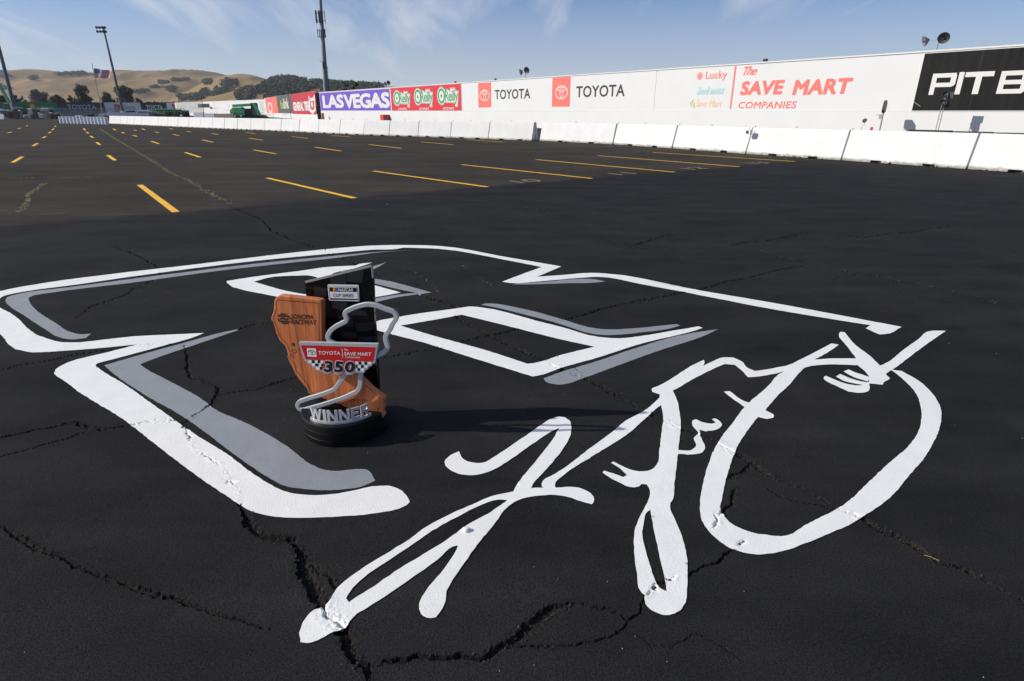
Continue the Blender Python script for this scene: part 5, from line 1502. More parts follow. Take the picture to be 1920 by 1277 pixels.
# ------------------------------------------------------------------ machines and clutter behind the barrier
def wheel(mb_t, mb_r, c, r, w_):
    M = Matrix.Translation(c) @ Matrix.Rotation(math.pi / 2, 4, 'X')
    mb_t.lathe([(r * .6, -w_ / 2), (r * .95, -w_ / 2), (r, -w_ * .3), (r, w_ * .3), (r * .95, w_ / 2), (r * .6, w_ / 2)], n=18, M=M)
    mb_r.lathe([(.02, -w_ * .52), (r * .35, -w_ * .52), (r * .58, -w_ * .40), (r * .58, w_ * .40), (r * .35, w_ * .52), (.02, w_ * .52)], n=14, M=M)
def wheels(root, cs, r, w_, rim=steel):
    for c in cs:
        t_, q = MB(), MB(); wheel(t_, q, c, r, w_)
        o = t_.build('wheel', rubber, root); q.build('rim', rim, o)
# green boom lift
Y = 76
bl = empty('boom_lift', (gx(470, Y), Y, 0), 0, 'green boom lift with folded boom parked behind the barrier', 'boom lift')
def L_(x, y, dy=0): return Vector((gx(x, Y) - gx(470, Y), dy, zh(y, Y)))
MB().box((.0, 0, .62), (3.3, 1.7, .34), bevel=.12).build('chassis', dark_green, bl)
wheels(bl, [(-1.2, -1.0, .45), (1.2, -1.0, .45), (-1.2, 1.0, .45), (1.2, 1.0, .45)], .47, .34, lift_green)
x0, x1 = L_(437.5, 0).x, L_(464, 0).x
mb = MB()
prof = [(x0, .85), (x0 - .02, 1.35), (x0 + .10, 1.58), (x0 + .5, 1.70), (x0 + 1.0, 1.68), (x0 + 1.35, 1.62), (x1 - .1, 1.5), (x1, 1.3), (x1, .9)]
vs = [(x_, yy, z_) for yy in (-.95, .7) for x_, z_ in prof]; k = len(prof)
mb.add(vs, [tuple(range(k))[::-1], tuple(range(k, 2 * k))] + [(i, (i + 1) % k, k + (i + 1) % k, k + i) for i in range(k)])
cwl = mb.build('engine_cover', lift_green, bl)
MB().box((x0 + .35, -.96, 1.35), (.35, .02, .25)).build('decal', lime_ink, cwl)
MB().box((x0 + .8, -.96, 1.12), (1.4, .02, .03)).build('panel_gap', dark_green, cwl)
MB().box((L_(470.5, 0).x, -.1, 1.2), (.85, 1.5, .95), bevel=.06).build('turntable_tower', black_plastic, bl)
MB().box((L_(473, 0).x, 0, .86), (2.2, 1.5, .24), bevel=.06).build('turntable', dark_green, bl)
MB().bar(L_(440, 198.7, -.3), L_(482, 196, -.3), .24, .3).build('lower_boom', lift_green, bl)
MB().bar(L_(437, 203.6, -.1), L_(459, 203, -.1), .16, .2).build('boom_tip', dark_green, bl)
MB().bar(L_(481, 193.5, -.5), L_(491.5, 223.5, -.5), .30, .34).build('riser_boom', lift_green, bl)
MB().box(L_(480, 199, -.3), (.75, .5, .7), bevel=.06).build('boom_knuckle', dark_green, bl)
MB().tube([L_(456, 206, -.6), L_(459, 201, -.7), L_(463, 204, -.6)], .07, 6).build('hydraulic_hose', black_plastic, bl)
MB().box(L_(497, 222.5, -.5), (1.0, .6, .32), bevel=.05).build('jib_bracket', black_plastic, bl)
pf = empty('platform', (0, 0, 0)); pf.parent = bl
c0, c1 = L_(489, 220), L_(516, 220)
MB().box(((L_(505, 222).x + L_(516, 222).x) / 2, -.5, L_(510, 222.8).z), (.75, .7, .28), bevel=.03).build('toe_board', dark_steel, pf)
mb = MB()
for x_ in (487, 492, 502, 508, 516):
    mb.tube([L_(x_, 222, -.8), L_(x_, 214.5, -.8)], .022, 5)
mb.tube([L_(487, 215, -.8), L_(516, 215, -.8)], .022, 5)
mb.build('rails', steel, pf)
# green boom sticking up at the far left
o = MB().bar(AT(-8, 148, 125), AT(18, 193, 125), .42, .42).build('raised_boom', pm('pale_lift_green', (.10, .34, .2), .5), None)
bm = empty('crane', (gx(19, 125), 125, 0), 0, 'pale green raised boom of a lift entering at the left edge', 'crane')
o.parent = bm; o.matrix_parent_inverse = Matrix.Translation((-gx(19, 125), -125, 0)); 
MB().box((.2, 0, .9), (3.0, 1.8, 1.4), bevel=.15).build('chassis', dark_green, bm)
MB().box((0, 0, 2.2), (1.2, 1.2, 1.3), bevel=.12).build('turret', dark_green, bm)
wheels(bm, [(-.9, -1.0, .45), (1.3, -1.0, .45)], .45, .3)

# white pickup seen from the front quarter
def pickup(x, Y, rz, paint_, label, L=5.2, Wd=1.9, H=1.5):
    r = empty('pickup_truck', (gx(x, Y), Y, 0), rz, label, 'pickup truck')
    def prism(pts, y0, y1, mat, name, par=r):
        k = len(pts); mb = MB(); mb.add([(a_, yy, b_) for yy in (y0, y1) for a_, b_ in pts], [tuple(range(k)), tuple(range(2 * k - 1, k - 1, -1))] + [(i, k + i, k + (i + 1) % k, (i + 1) % k) for i in range(k)])
        return mb.build(name, mat, par)
    prism([(-2.5, .55), (2.45, .55), (2.55, .75), (2.5, 1.02), (1.3, 1.12), (-2.5, 1.12)], -Wd / 2, Wd / 2, paint_, 'body')
    cab = prism([(-.75, 1.125), (1.35, 1.125), (.65, H), (-.5, H)], -Wd / 2 + .1, Wd / 2 - .1, paint_, 'cab')
    prism([(1.0, 1.18), (1.33, 1.18), (.70, H - .06), (.50, H - .06)], -Wd / 2 + .16, Wd / 2 - .16, glass_dark, 'windscreen', cab)
    for s_ in (-1, 1):
        MB().add([(-.6, s_ * (Wd / 2 - .09), 1.2), (.95, s_ * (Wd / 2 - .09), 1.2), (.5, s_ * (Wd / 2 - .09), H - .08), (-.42, s_ * (Wd / 2 - .09), H - .08)], [(0, 1, 2, 3) if s_ < 0 else (3, 2, 1, 0)]).build('side_window', glass_dark, cab)
        MB().box((2.52, s_ * .72, .9), (.06, .3, .16), bevel=.02).build('headlight', steel, r)
    MB().box((2.56, 0, .8), (.05, 1.0, .3)).build('grille', black_plastic, r)
    MB().box((2.6, 0, .58), (.12, 1.85, .16), bevel=.03).build('bumper', steel, r)
    MB().box((-1.65, 0, 1.05), (1.6, 1.55, .16)).build('load_bed', black_plastic, r)
    wheels(r, [(1.6, -.85, .38), (-1.55, -.85, .38), (1.6, .85, .38), (-1.55, .85, .38)], .38, .25)
    return r
pickup(246, 92, math.radians(-148), car_white, 'white pickup truck with dark windscreen at the right of the floodlight mast foot')
tk = pickup(272, 96, math.radians(-70), car_grey, 'blue grey truck parked beside the white pickup', H=1.55)
pickup(220, 104, math.radians(-160), car_white, 'white vehicle mostly hidden behind the barrier end, left of the floodlight mast foot', H=1.4)
# grey compressor trailer
cp = empty('utility_cart', (gx(287, 90), 90, 0), .2, 'pale grey boxy cart with red top between the grey truck and green machines', 'cart')
MB().box((0, 0, .95), (1.2, 1.1, .9), bevel=.08).build('body', car_grey, cp)
MB().box((.1, 0, 1.5), (1.0, .9, .15), bevel=.04).build('top_panel', pm('dull_red', (.35, .08, .06), .6), cp)
MB().bar((.5, 0, 1.55), (.65, 0, 2.1), .08).build('handle', pm('dull_red', (.35, .08, .06), .6), cp)
wheels(cp, [(-.4, -.6, .28), (.4, -.6, .28)], .28, .16)
# two dark green scissor lifts
for x_, w_, top, lb in ((307, 2.6, 1.55, 'left dark green work lift with open railing behind the barrier'), (327, 2.0, 1.65, 'right dark green work lift, denser and boxier, behind the barrier')):
    Yq = 84
    g = empty('scissor_lift', (gx(x_, Yq), Yq, 0), .1, lb, 'scissor lift', 'scissor lifts')
    MB().box((0, 0, .45), (w_, 1.3, .4), bevel=.06).build('chassis', dark_green, g)
    MB().box((0, 0, .98), (w_, 1.3, .14), bevel=.03).build('deck', dark_green, g)
    mb = MB()
    for k in range(3):
        mb.bar((-w_ * .4, -.5, .66 + .09 * k), (w_ * .4, -.5, .70 + .09 * k), .06); mb.bar((w_ * .4, -.45, .66 + .09 * k), (-w_ * .4, -.45, .70 + .09 * k), .06)
    mb.build('scissor_arms', dark_green, g)
    mb = MB()
    for k in range(6):
        xx = -w_ / 2 + w_ * k / 5
        for yy in (-.6, .6): mb.tube([(xx, yy, 1.0), (xx, yy, top)], .035, 5)
    for z_ in (1.3, top):
        for yy in (-.6, .6): mb.tube([(-w_ / 2, yy, z_), (w_ / 2, yy, z_)], .035, 5)
    mb.build('rails', lift_green, g)
    MB().box((w_ * .3, -.2, 1.3), (w_ * .35, .7, .5), bevel=.05).build('control_box', dark_green, g)
    wheels(g, [(-w_ * .36, -.7, .3), (w_ * .36, -.7, .3)], .3, .2)
# portable toilet
pt = empty('portable_toilet', (gx(346.5, 86), 86, 0), .5, 'blue grey portable toilet cabin with dark door', 'portable toilet')
MB().box((0, 0, .68), (1.0, 1.0, 1.36), bevel=.05).build('cabin', pm('toilet_blue', (.24, .3, .33), .5), pt)
MB().box((.08, -.51, .7), (.72, .03, 1.15)).build('door', dark_steel, pt)
MB().box((0, 0, 1.42), (1.06, 1.06, .16), bevel=.07).build('roof', pm('toilet_roof', (.42, .46, .46), .5), pt)
# loose rail blocks behind the line
for x0, x1, Yq, zt, m, lb in ((363, 381, 74, 1.25, white_conc, 'short white block behind the barrier left of the tan blocks'), (382, 402, 72, 1.15, white_conc, 'white block with shaded right end beside the tan blocks'), (403, 438, 70, 1.12, tan_conc, 'long bare tan concrete block left of the green boom lift')):
    o = krail(gx(x1, Yq) - gx(x0, Yq), [0.8]) 
    o.v = [(v[0], v[1], v[2] * zt / BH) for v in o.v]
    o = o.build('loose_barrier', m); o.location = (gx(x0, Yq), Yq, 0); o.rotation_euler.z = -.05
    tag(o, lb, 'barrier')
# row of pale drums in front of the barrier end
GD = 'pale plastic drums in a row'
for k in range(14):
    x_ = 110 + k * 6.55; Yq = 74.5 - k * .45
    tall = k in (5, 6)
    hgt = .86 if tall else .72
    r = empty('plastic_drum', (gx(x_, Yq), Yq, 0), random.uniform(-.3, .3))
    lbl = '%s pale plastic drum, %s from the left in the row before the barrier end' % ('taller' if tall else 'low', ORD[k])
    tag(r, lbl, 'drum', GD)
    MB().lathe([(.20, 0), (.21, .05), (.20, hgt * .33), (.215, hgt * .35), (.20, hgt * .37), (.20, hgt * .66), (.215, hgt * .68), (.20, hgt * .70), (.19, hgt)], n=20, smooth=False).build('body', drum_plastic, r)
    MB().lathe([(.205, hgt), (.205, hgt + .04), (.17, hgt + .06)], n=20).build('lid', white_vinyl, r)
# chain link fence before the navy banner
fA, fB = (gx(102, 176), 176), (gx(236, 182), 182)
FS = Seg(fA, fB, (0, 0))
fe = empty('chain_link_fence', (0, 0, 0), 0, 'chain link fence on grey posts in front of the navy banner', 'fence')
zt = zh(202.5, 178)
for k in range(15):
    a = FS.L * k / 14; p = FS.P(a, 0)
    MB().tube([(p[0], p[1], -.1), (p[0], p[1], zt)], .06, 6).build('post', steel, fe)
mb = MB()
for zz_ in (zt - .05, zt * .5, .6): mb.tube([FS.P(0, zz_), FS.P(FS.L, zz_)], .035, 5)
mb.build('rail', steel, fe)
mb = MB()
for k in range(220):
    a = FS.L * k / 220
    mb.bar(FS.P(a, .1), FS.P(min(FS.L, a + zt * .6), zt), .012); mb.bar(FS.P(a, zt), FS.P(min(FS.L, a + zt * .6), .1), .012)
tag(mb.build('wire_mesh', steel, fe), kind='stuff')
mb = MB(); FS.slab(mb, 0, FS.L, -.1, zh(213, 178), -.9, -.5)
tag(mb.build('low_wall', tan_conc), 'low pale concrete wall under the chain link fence', 'wall')
# pit equipment at the far left
Yq = 118
def kit(name, cat, x, w_, z, m, label, extra=None, Y=Yq):
    z *= .72
    r = empty(name, (gx(x, Y), Y, 0), random.uniform(-.15, .15), label, cat)
    MB().box((0, 0, z / 2 + .12), (w_, 1.0, z), bevel=.07).build('body', m, r)
    wheels(r, [(-w_ * .35, -.45, .16), (w_ * .35, -.45, .16)], .16, .08)
    if extra: extra(r, w_, z)
    return r
dk = pm('dark_kit', (.02, .021, .023), .6, var=.4, vscale=2)
mr = pm('maroon_kit', (.08, .018, .02), .6, var=.3, vscale=2)
gk = pm('grey_kit', (.16, .155, .15), .6, var=.2, vscale=2)
lk = pm('light_kit', (.5, .5, .48), .6, var=.1)
def shelf(r, w_, z): MB().box((0, -.1, z + .35), (w_ * .9, .7, .1), bevel=.02).bar((-w_ * .4, -.1, z), (-w_ * .4, -.1, z + .35), .06).bar((w_ * .4, -.1, z), (w_ * .4, -.1, z + .35), .06).build('top_shelf', lk, r)
def handle(r, w_, z): MB().tube([(-w_ * .4, -.5, z), (-w_ * .4, -.6, z + .3), (w_ * .4, -.6, z + .3), (w_ * .4, -.5, z)], .04, 6).build('handle', steel, r)
kit('equipment_cart', 'cart', 21, 1.1, 1.7, mr, 'dark maroon equipment cart at the foot of the thick mast', handle)
kit('equipment_cart', 'cart', 35.5, 1.7, 2.2, pm('olive_kit', (.06, .06, .05), .6, var=.3), 'drab grey equipment cart between maroon ones', shelf)
kit('equipment_cart', 'cart', 43, .8, 1.6, dk, 'narrow black cart with handle right of the drab grey cart', handle, Y=117)
kit('equipment_cart', 'cart', 52, 1.5, .9, gk, 'low grey cart with a bright white lamp', lambda r, w_, z: MB().lathe([(.01, 0), (.12, .05), (.12, .15), (.01, .2)], c=(-.5, -.55, .35), n=12).build('lamp', white_vinyl, r), Y=116)
kit('equipment_cart', 'cart', 60.5, .95, 2.2, gk, 'tall light grey cabinet with white lid', lambda r, w_, z: MB().box((0, 0, z + .18), (w_ * 1.05, 1.0, .12), bevel=.02).build('lid', lk, r))
kit('equipment_cart', 'cart', 68, 1.0, 1.9, dk, 'black cart between the two light cabinets', shelf, Y=120)
kit('equipment_cart', 'cart', 77.5, .8, 1.05, lk, 'small light grey box cart in front of dark carts', handle, Y=115)
kit('equipment_cart', 'cart', 88, 2.0, 2.0, dk, 'wide black equipment cart left of the drums', shelf)
kit('equipment_cart', 'cart', 101, 1.2, 1.1, dk, 'low black cart touching the drum row', handle, Y=116)
# blue canopy and white block at the frame edge
um = empty('parasol', (gx(3, 112), 112, 0), 0, 'blue parasol cut by the left frame edge', 'parasol')
MB().tube([(0, 0, 0), (0, 0, zh(203, 112))], .04, 6).build('pole', steel, um)
mb = MB(); k = 10; zt = zh(203.5, 112); ze = zh(207.5, 112)
mb.add([(0, 0, zt)] + [(1.0 * math.cos(2 * math.pi * i / k), 1.0 * math.sin(2 * math.pi * i / k), ze) for i in range(k)], [(0, 1 + i, 1 + (i + 1) % k) for i in range(k)])
mb.build('canopy', pm('blue_cloth', (.10, .18, .38), .8), um)
MB().box((0, 0, .12), (.6, .6, .24), bevel=.05).build('base', steel, um)
o = krail(1.9, [.9]).build('white_block', white_conc); o.location = (gx(-2, 111), 109.5, 0); tag(o, 'white block in front of the blue parasol at the left edge', 'barrier')
# low tyres behind the drums
for k, x_ in enumerate((166, 170.5, 186, 190, 200, 205)):
    t_ = empty('tyre_stack', (gx(x_, 118), 118, 0), 0, 'black tyre stack behind the pale drums, %s' % (ORD[k] + ' from the left'), 'tyre stack', 'tyre stacks behind the drums')
    for j in range(3): MB().lathe([(.18, .0 + j * .27), (.36, .02 + j * .27), (.39, .13 + j * .27), (.36, .25 + j * .27), (.18, .26 + j * .27)], n=14).build('tyre', rubber, t_)
# ------------------------------------------------------------------ the trophy
TB = np.array([-.563, 1.755]) * CAM_H               # middle of its base on the asphalt
YAW = math.radians(-11)
TE = np.array([math.cos(YAW), math.sin(YAW)])       # along its face
TN = np.array([math.sin(YAW), -math.cos(YAW)])      # out of its face
BR, BZ = .196, .106
gz, _ = ground_relief([TB[0]], [TB[1]])
TZ = float(gz[0]) + .002
trophy = empty('trophy', (TB[0], TB[1], TZ), YAW, 'wooden state shaped race trophy with silver track loop standing on the painted asphalt', 'trophy')
def tp_(x, y, depth):
    """(along, up) on the trophy plane `depth` in front of its middle, seen at (x, y)"""
    d = ray(x, y); o = TB + TN * depth
    t = np.dot(o, TN) / np.dot(d[:2], TN)
    p = d[:2] * t
    return float(np.dot(p - TB, TE)), float(CAM_H + d[2] * t - TZ)
Z1 = lambda p: za(p, 480, 470, 3.275)
Z8 = lambda p: za(p, 500, 540, 5.3208)
ZS = lambda p: za(p, 550, 630, 10.105)
ZT = lambda p: za(p, 540, 720, 9.143)
ZN = lambda p: za(p, 560, 490, 10.667)
def plate(pts2, d0, d1, mat, name, parent=trophy, bevel=0.0, smooth_corner=None, mi=None):
    """an upright plate cut to an outline; d0 back, d1 front (towards the camera)"""
    P_ = [np.array(p) for p in pts2]
    if smooth_corner: P_ = spline(P_, True, smooth_corner, 4)
    area = sum(P_[i][0] * P_[(i + 1) % len(P_)][1] - P_[(i + 1) % len(P_)][0] * P_[i][1] for i in range(len(P_)))
    if area < 0: P_ = P_[::-1]
    n = len(P_)
    loops = []
    def inset(b):
        out = []
        for i in range(n):
            a, c, e = P_[i - 1], P_[i], P_[(i + 1) % n]
            n1 = np.array([-(c - a)[1], (c - a)[0]]); n2 = np.array([-(e - c)[1], (e - c)[0]])
            m_ = n1 / (np.linalg.norm(n1) + 1e-9) + n2 / (np.linalg.norm(n2) + 1e-9); m_ = m_ / (np.linalg.norm(m_) + 1e-9)
            out.append(c + m_ * b)
        return out
    if bevel:
        rows = [(inset(bevel * .0), d0), (P_, d1 - bevel), (inset(bevel * .3), d1 - bevel * .3), (inset(bevel), d1)]
    else:
        rows = [(P_, d0), (P_, d1)]
    vs = [(p[0], -d, p[1]) for r, d in rows for p in r]
    fs = []
    for k in range(len(rows) - 1):
        fs += [(k * n + i, k * n + (i + 1) % n, (k + 1) * n + (i + 1) % n, (k + 1) * n + i) for i in range(n)]
    top = len(rows) - 1
    V, E_, F, *_ = delaunay_2d_cdt([Vector(p) for p in rows[top][0]], [(i, (i + 1) % n) for i in range(n)], [], 1, 1e-7)
    V2 = [(v.x, -rows[top][1], v.y) for v in V]; b = len(vs); vs += V2
    fs += [tuple(b + i for i in f) for f in F]
    V, E_, F, *_ = delaunay_2d_cdt([Vector(p) for p in rows[0][0]], [(i, (i + 1) % n) for i in range(n)], [], 1, 1e-7)
    b = len(vs); vs += [(v.x, -rows[0][1], v.y) for v in V]; fs += [tuple(b + i for i in f[::-1]) for f in F]
    return MB().add(vs, fs).build(name, mat, parent)
def tquad(pl, pr, depth, sl):
    """the four corners of a text box whose lines run downhill by sl as photographed"""
    dx = pr[0] - pl[0]
    BL, BR_, TL, TR = [np.array(tp_(*p, depth)) for p in (pl, (pr[0], pl[1] + sl * dx), (pl[0], pr[1] - sl * dx), pr)]
    return lambda v: (BL * (1 - v[0]) + BR_ * v[0]) * (1 - v[1]) + (TL * (1 - v[0]) + TR * v[0]) * v[1]
def tmany(items, depth, mat, parent, name='lettering', sl=.024, layer=.00002):
    mb = MB()
    for it in items:
        body, pl, pr = it[:3]; kw = it[3] if len(it) > 3 else {}
        q = tquad(pl, pr, depth, sl)
        vs, fs = text_mesh(body, **kw); fs = front(vs, fs)
        pts = [(q(v), v[2]) for v in vs]
        mb.add([(p[0], -depth - layer * l_, p[1]) for p, l_ in pts], fs)
    return mb.build(name, mat, parent)
def poly(pts, depth, mat, name, parent, th=.0006):
    return plate([tp_(*p, depth) for p in pts], depth - .0003, depth + th, mat, name, parent)

# wood: boards glued side by side
def wood_mat():
    m = bpy.data.materials.new('redwood'); m.use_nodes = True
    t = m.node_tree; L = t.links; b = t.nodes['Principled BSDF']
    o = N(t, 'ShaderNodeTexCoord').outputs['Object']
    mp = N(t, 'ShaderNodeMapping'); mp.inputs['Scale'].default_value = (1, 1, .06); L.new(o, mp.inputs[0])
    n = N(t, 'ShaderNodeTexNoise', i_Scale=70.0, i_Detail=6.0, i_Roughness=.65, i_Distortion=.8); L.new(mp.outputs[0], n.inputs['Vector'])
    w_ = N(t, 'ShaderNodeTexNoise', i_Scale=22.0, i_Detail=3.0, i_Distortion=1.2); L.new(mp.outputs[0], w_.inputs['Vector'])
    sp = N(t, 'ShaderNodeSeparateXYZ'); L.new(o, sp.inputs[0])
    fl = N(t, 'ShaderNodeMath', operation='MULTIPLY'); fl.inputs[1].default_value = 16.0; L.new(sp.outputs['X'], fl.inputs[0])
    f2 = N(t, 'ShaderNodeMath', operation='FLOOR'); L.new(fl.outputs[0], f2.inputs[0])
    wn = N(t, 'ShaderNodeTexWhiteNoise', noise_dimensions='1D'); L.new(f2.outputs[0], wn.inputs['W'])
    ad = N(t, 'ShaderNodeMath', operation='MULTIPLY_ADD'); ad.inputs[1].default_value = .45; L.new(w_.outputs['Fac'], ad.inputs[0]); L.new(n.outputs['Fac'], ad.inputs[2])
    a2 = N(t, 'ShaderNodeMath', operation='MULTIPLY_ADD'); a2.inputs[1].default_value = .20; L.new(wn.outputs['Value'], a2.inputs[0]); L.new(ad.outputs[0], a2.inputs[2])
    r = N(t, 'ShaderNodeValToRGB'); e = r.color_ramp.elements
    e[0].position = .52; e[0].color = (.28, .072, .023, 1); e[1].position = 1.02; e[1].color = (.72, .225, .080, 1)
    L.new(a2.outputs[0], r.inputs[0]); L.new(r.outputs[0], b.inputs['Base Color'])
    b.inputs['Roughness'].default_value = .55; b.inputs['Specular IOR Level'].default_value = .3
    return m
WOOD = wood_mat()
silver = pm('brushed_silver', (.40, .415, .44), .55, .25, var=.05, vscale=60, spec=.5)
chrome = pm('polished_letter_metal', (.66, .68, .72), .32, .55, var=.03)
gloss_black = pm('gloss_black_acrylic', (.006, .006, .007), .12, var=.1, spec=.5)
satin_black = pm('charcoal_check', (.020, .022, .024), .3, var=.15)
base_black = pm('black_base_wood', (.0045, .0045, .005), .5, spec=.22, var=.3, vscale=40, stretch=(1, 1, 8))
engrave = pm('burnt_engraving', (.016, .009, .006), .7)
sign_red = pm('sign_red', (.50, .010, .014), .35, var=.02)
sign_white = pm('sign_white', (.70, .70, .72), .4, var=.02)
sign_black = pm('sign_black', (.006, .006, .007), .35)

# base: turned disc with two shallow grooves
bs = MB().lathe([(BR - .010, .0), (BR - .004, .004), (BR - .002, .028), (BR - .005, .030), (BR - .005, .032), (BR - .001, .034), (BR, .064), (BR - .004, .066), (BR - .004, .068), (BR, .070), (BR, BZ - .006), (BR - .002, BZ - .002), (BR - .006, BZ)], n=128).build('base', base_black, trophy)
# back board of gloss black acrylic with a waving chequer
BD = -.060
brd = plate([tp_(*p, BD) for p in [(571.5, 531.2), (696, 500.8), (697.2, 512), (698.9, 523), (700.6, 568), (701.2, 590), (705.5, 645), (709.7, 727), (712.5, 771), (594, 771)]], BD - .020, BD, gloss_black, 'back_board', bevel=.0022)
for pa, pb in (((571.9, 531.0), (695.6, 501.0)), ((696.6, 502), (698.6, 522))):  # pale strips on the board's edges: the highlight is put into their colour
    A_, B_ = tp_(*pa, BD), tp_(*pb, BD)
    MB().bar((A_[0], -(BD - .006), A_[1] + .0008), (B_[0], -(BD - .006), B_[1] + .0008), .003, .016).build('edge_highlight', pm('edge_highlight_tone', (.35, .34, .31), .3), brd)
cells = [[(619,520.5),(649,513.5),(649.5,532.5),(619.5,533.5)], [(650,512.5),(682,505),(679,531),(650.5,528)], [(589,536.5),(611,541),(612,556),(588.5,556.5)], [(622,562),(650,562),(651,585),(623,577)], [(592,560),(610,560.5),(610.5,577),(594,577)], [(653,575),(684,584),(689,592),(655,591)], [(668,606),(700,604),(702,618),(669,622)], [(634,592),(661,596),(663,613),(636,610)], [(606,640),(628,638),(628,650),(607,652)], [(672,632),(704,631),(705,640),(673,641)], [(640,622),(667,623),(669,632),(641,634)]]
for c in cells:
    P_ = [tp_(*p, BD + .0006) for p in c]
    MB().add([(p[0], -(BD + .0006), p[1]) for p in P_], [(3, 2, 1, 0)]).build('check', satin_black, brd)
# badge on the board
NB = BD + .004
bd = plate([tp_(*p, NB) for p in ZN([(585,468),(1185,478),(1198,492),(1212,790),(1200,802),(620,785),(605,772),(577,485)])], BD + .0002, NB, sign_white, 'badge', bevel=.0008)
e1 = NB + .0006
mb = MB()
def flat(pts, depth, mat, name, parent):
    P_ = [tp_(*p, depth) for p in pts]
    a = sum(P_[i][0] * P_[(i + 1) % len(P_)][1] - P_[(i + 1) % len(P_)][0] * P_[i][1] for i in range(len(P_)))
    if a < 0: P_ = P_[::-1]
    return MB().add([(p[0], -depth, p[1]) for p in P_], [tuple(range(len(P_)))]).build(name, mat, parent)
flat(ZN([(598,492),(1172,500),(1196,778),(624,765)]), e1, sign_black, 'border_line', bd)
flat(ZN([(608,500),(1164,508),(1186,770),(632,757)]), e1 + .0004, sign_white, 'field', bd)
flat(ZN([(613,520),(1158,528),(1163,615),(622,605)]), e1 + .0008, sign_black, 'black_bar', bd)
flat(ZN([(634,736),(1176,752),(1178,768),(636,755)]), e1 + .0008, sign_black, 'lower_rule', bd)
for pts, cl in (([(690,522),(722,522),(714,600),(686,600)], (.75,.38,.01)), ([(726,522),(756,522),(750,602),(722,602)], (.45,.05,.02)), ([(756,522),(800,522),(788,604),(752,603)], (.02,.10,.40))):
    flat(ZN(pts), e1 + .0012, pm('stripe_%d' % int(cl[0] * 100), cl, .4), 'colour_stripe', bd)
tmany([('NASCAR', ZN([(788,600)])[0], ZN([(1088,542)])[0], dict(bold=.014, shear=.22, space=.98))], e1 + .0016, sign_white, bd)
tmany([('CUP SERIES', ZN([(690,711)])[0], ZN([(1100,652)])[0], dict(bold=.007, shear=.22, space=1.0))], e1 + .0010, pm('navy_print', (.03, .035, .06), .4), bd, 'lower_lettering')

# redwood plaque cut to the state outline
WD = .022
out_px = Z8([(95,92),(75,125),(70,190),(68,230),(45,290),(45,320),(65,345),(80,390),(95,450),(130,530),(175,570),(195,610),(210,660),(205,690),(225,740),(255,790),(285,860),(330,920),(370,970),(405,1015),(412,1050),(440,1065)]) + ZT([(480,212),(580,240),(690,288),(830,335),(950,385),(1060,430),(1075,460),(1100,520),(1150,600),(1200,642)]) + [(690,790.5),(713,790.5),(716,786),(719.5,780),(716.2,773),(719.5,765),(717.8,757),(720,750),(719,746.5),(695.3,728.7),(650,684),(604.5,639),(604.2,628),(603.2,566),(601,563.2)] + Z8([(480,113),(150,77),(115,79)])
wood = plate([tp_(*p, WD) for p in out_px], WD - .032, WD, WOOD, 'wooden_plaque', bevel=.004)
gl = WD + .0008
def groove(pts, w, closed=False, parent=wood, name='engraved_outline'):
    P_ = spline([np.array(tp_(*p, gl)) for p in pts], closed, 60, 3)
    mb = MB(); vs = []
    for i, p in enumerate(P_):
        a, b = P_[max(0, i - 1)], P_[min(len(P_) - 1, i + 1)]
        t = (b - a) / (np.linalg.norm(b - a) + 1e-9); n = np.array([-t[1], t[0]]) * w / 2
        vs += [(p[0] + n[0], -gl, p[1] + n[1]), (p[0] - n[0], -gl, p[1] - n[1])]
    mb.add(vs, [(2 * i + 1, 2 * i + 3, 2 * i + 2, 2 * i) for i in range(len(P_) - 1)])
    return mb.build(name, engrave, parent)
groove(Z8([(523,535),(520,152),(105,120),(95,150),(95,210),(85,250),(65,295),(72,330),(95,380),(115,440),(150,510),(205,565),(215,600),(228,632),(245,640),(255,625),(270,610),(300,625),(296,640),(270,645),(262,655),(268,680),(272,700),(255,690),(243,670),(235,650),(232,675),(235,710),(270,745),(290,790),(290,815),(340,880),(400,950),(420,970),(405,968),(425,1000),(430,1035),(480,1055)]), .0022)
groove(ZT([(1320,20),(1430,110),(1580,265),(1590,310),(1560,320),(1590,380),(1545,430),(1560,460),(1540,480),(1555,530),(1575,600),(1380,605),(1250,606)]), .0022)
groove(ZT([(520,190),(620,232),(690,262)]), .0018); groove(ZT([(850,330),(960,385),(1070,445),(1090,480)]), .0018)
mb = MB(); c = tp_(549.8, 645.8, gl + .0004); pts = []
for k in range(10):
    r_ = .0125 if k % 2 == 0 else .0052; a = math.pi / 2 + k * math.pi / 5
    pts.append((c[0] + r_ * math.cos(a), -(gl + .0004), c[1] + r_ * math.sin(a)))
mb.add(pts, [tuple(range(10))]); mb.build('star', engrave, wood)
tmany([('SONOMA', Z8([(243,307)])[0], Z8([(466,266)])[0], dict(bold=.014, space=.98)), ('RACEWAY', Z8([(247,361)])[0], Z8([(493,318)])[0], dict(bold=.014, space=.96))], gl, engrave, wood)
tmany([('JUNE 28, 2026', (652, 752.8), (690, 749.2))], gl, engrave, wood, 'date_lettering')
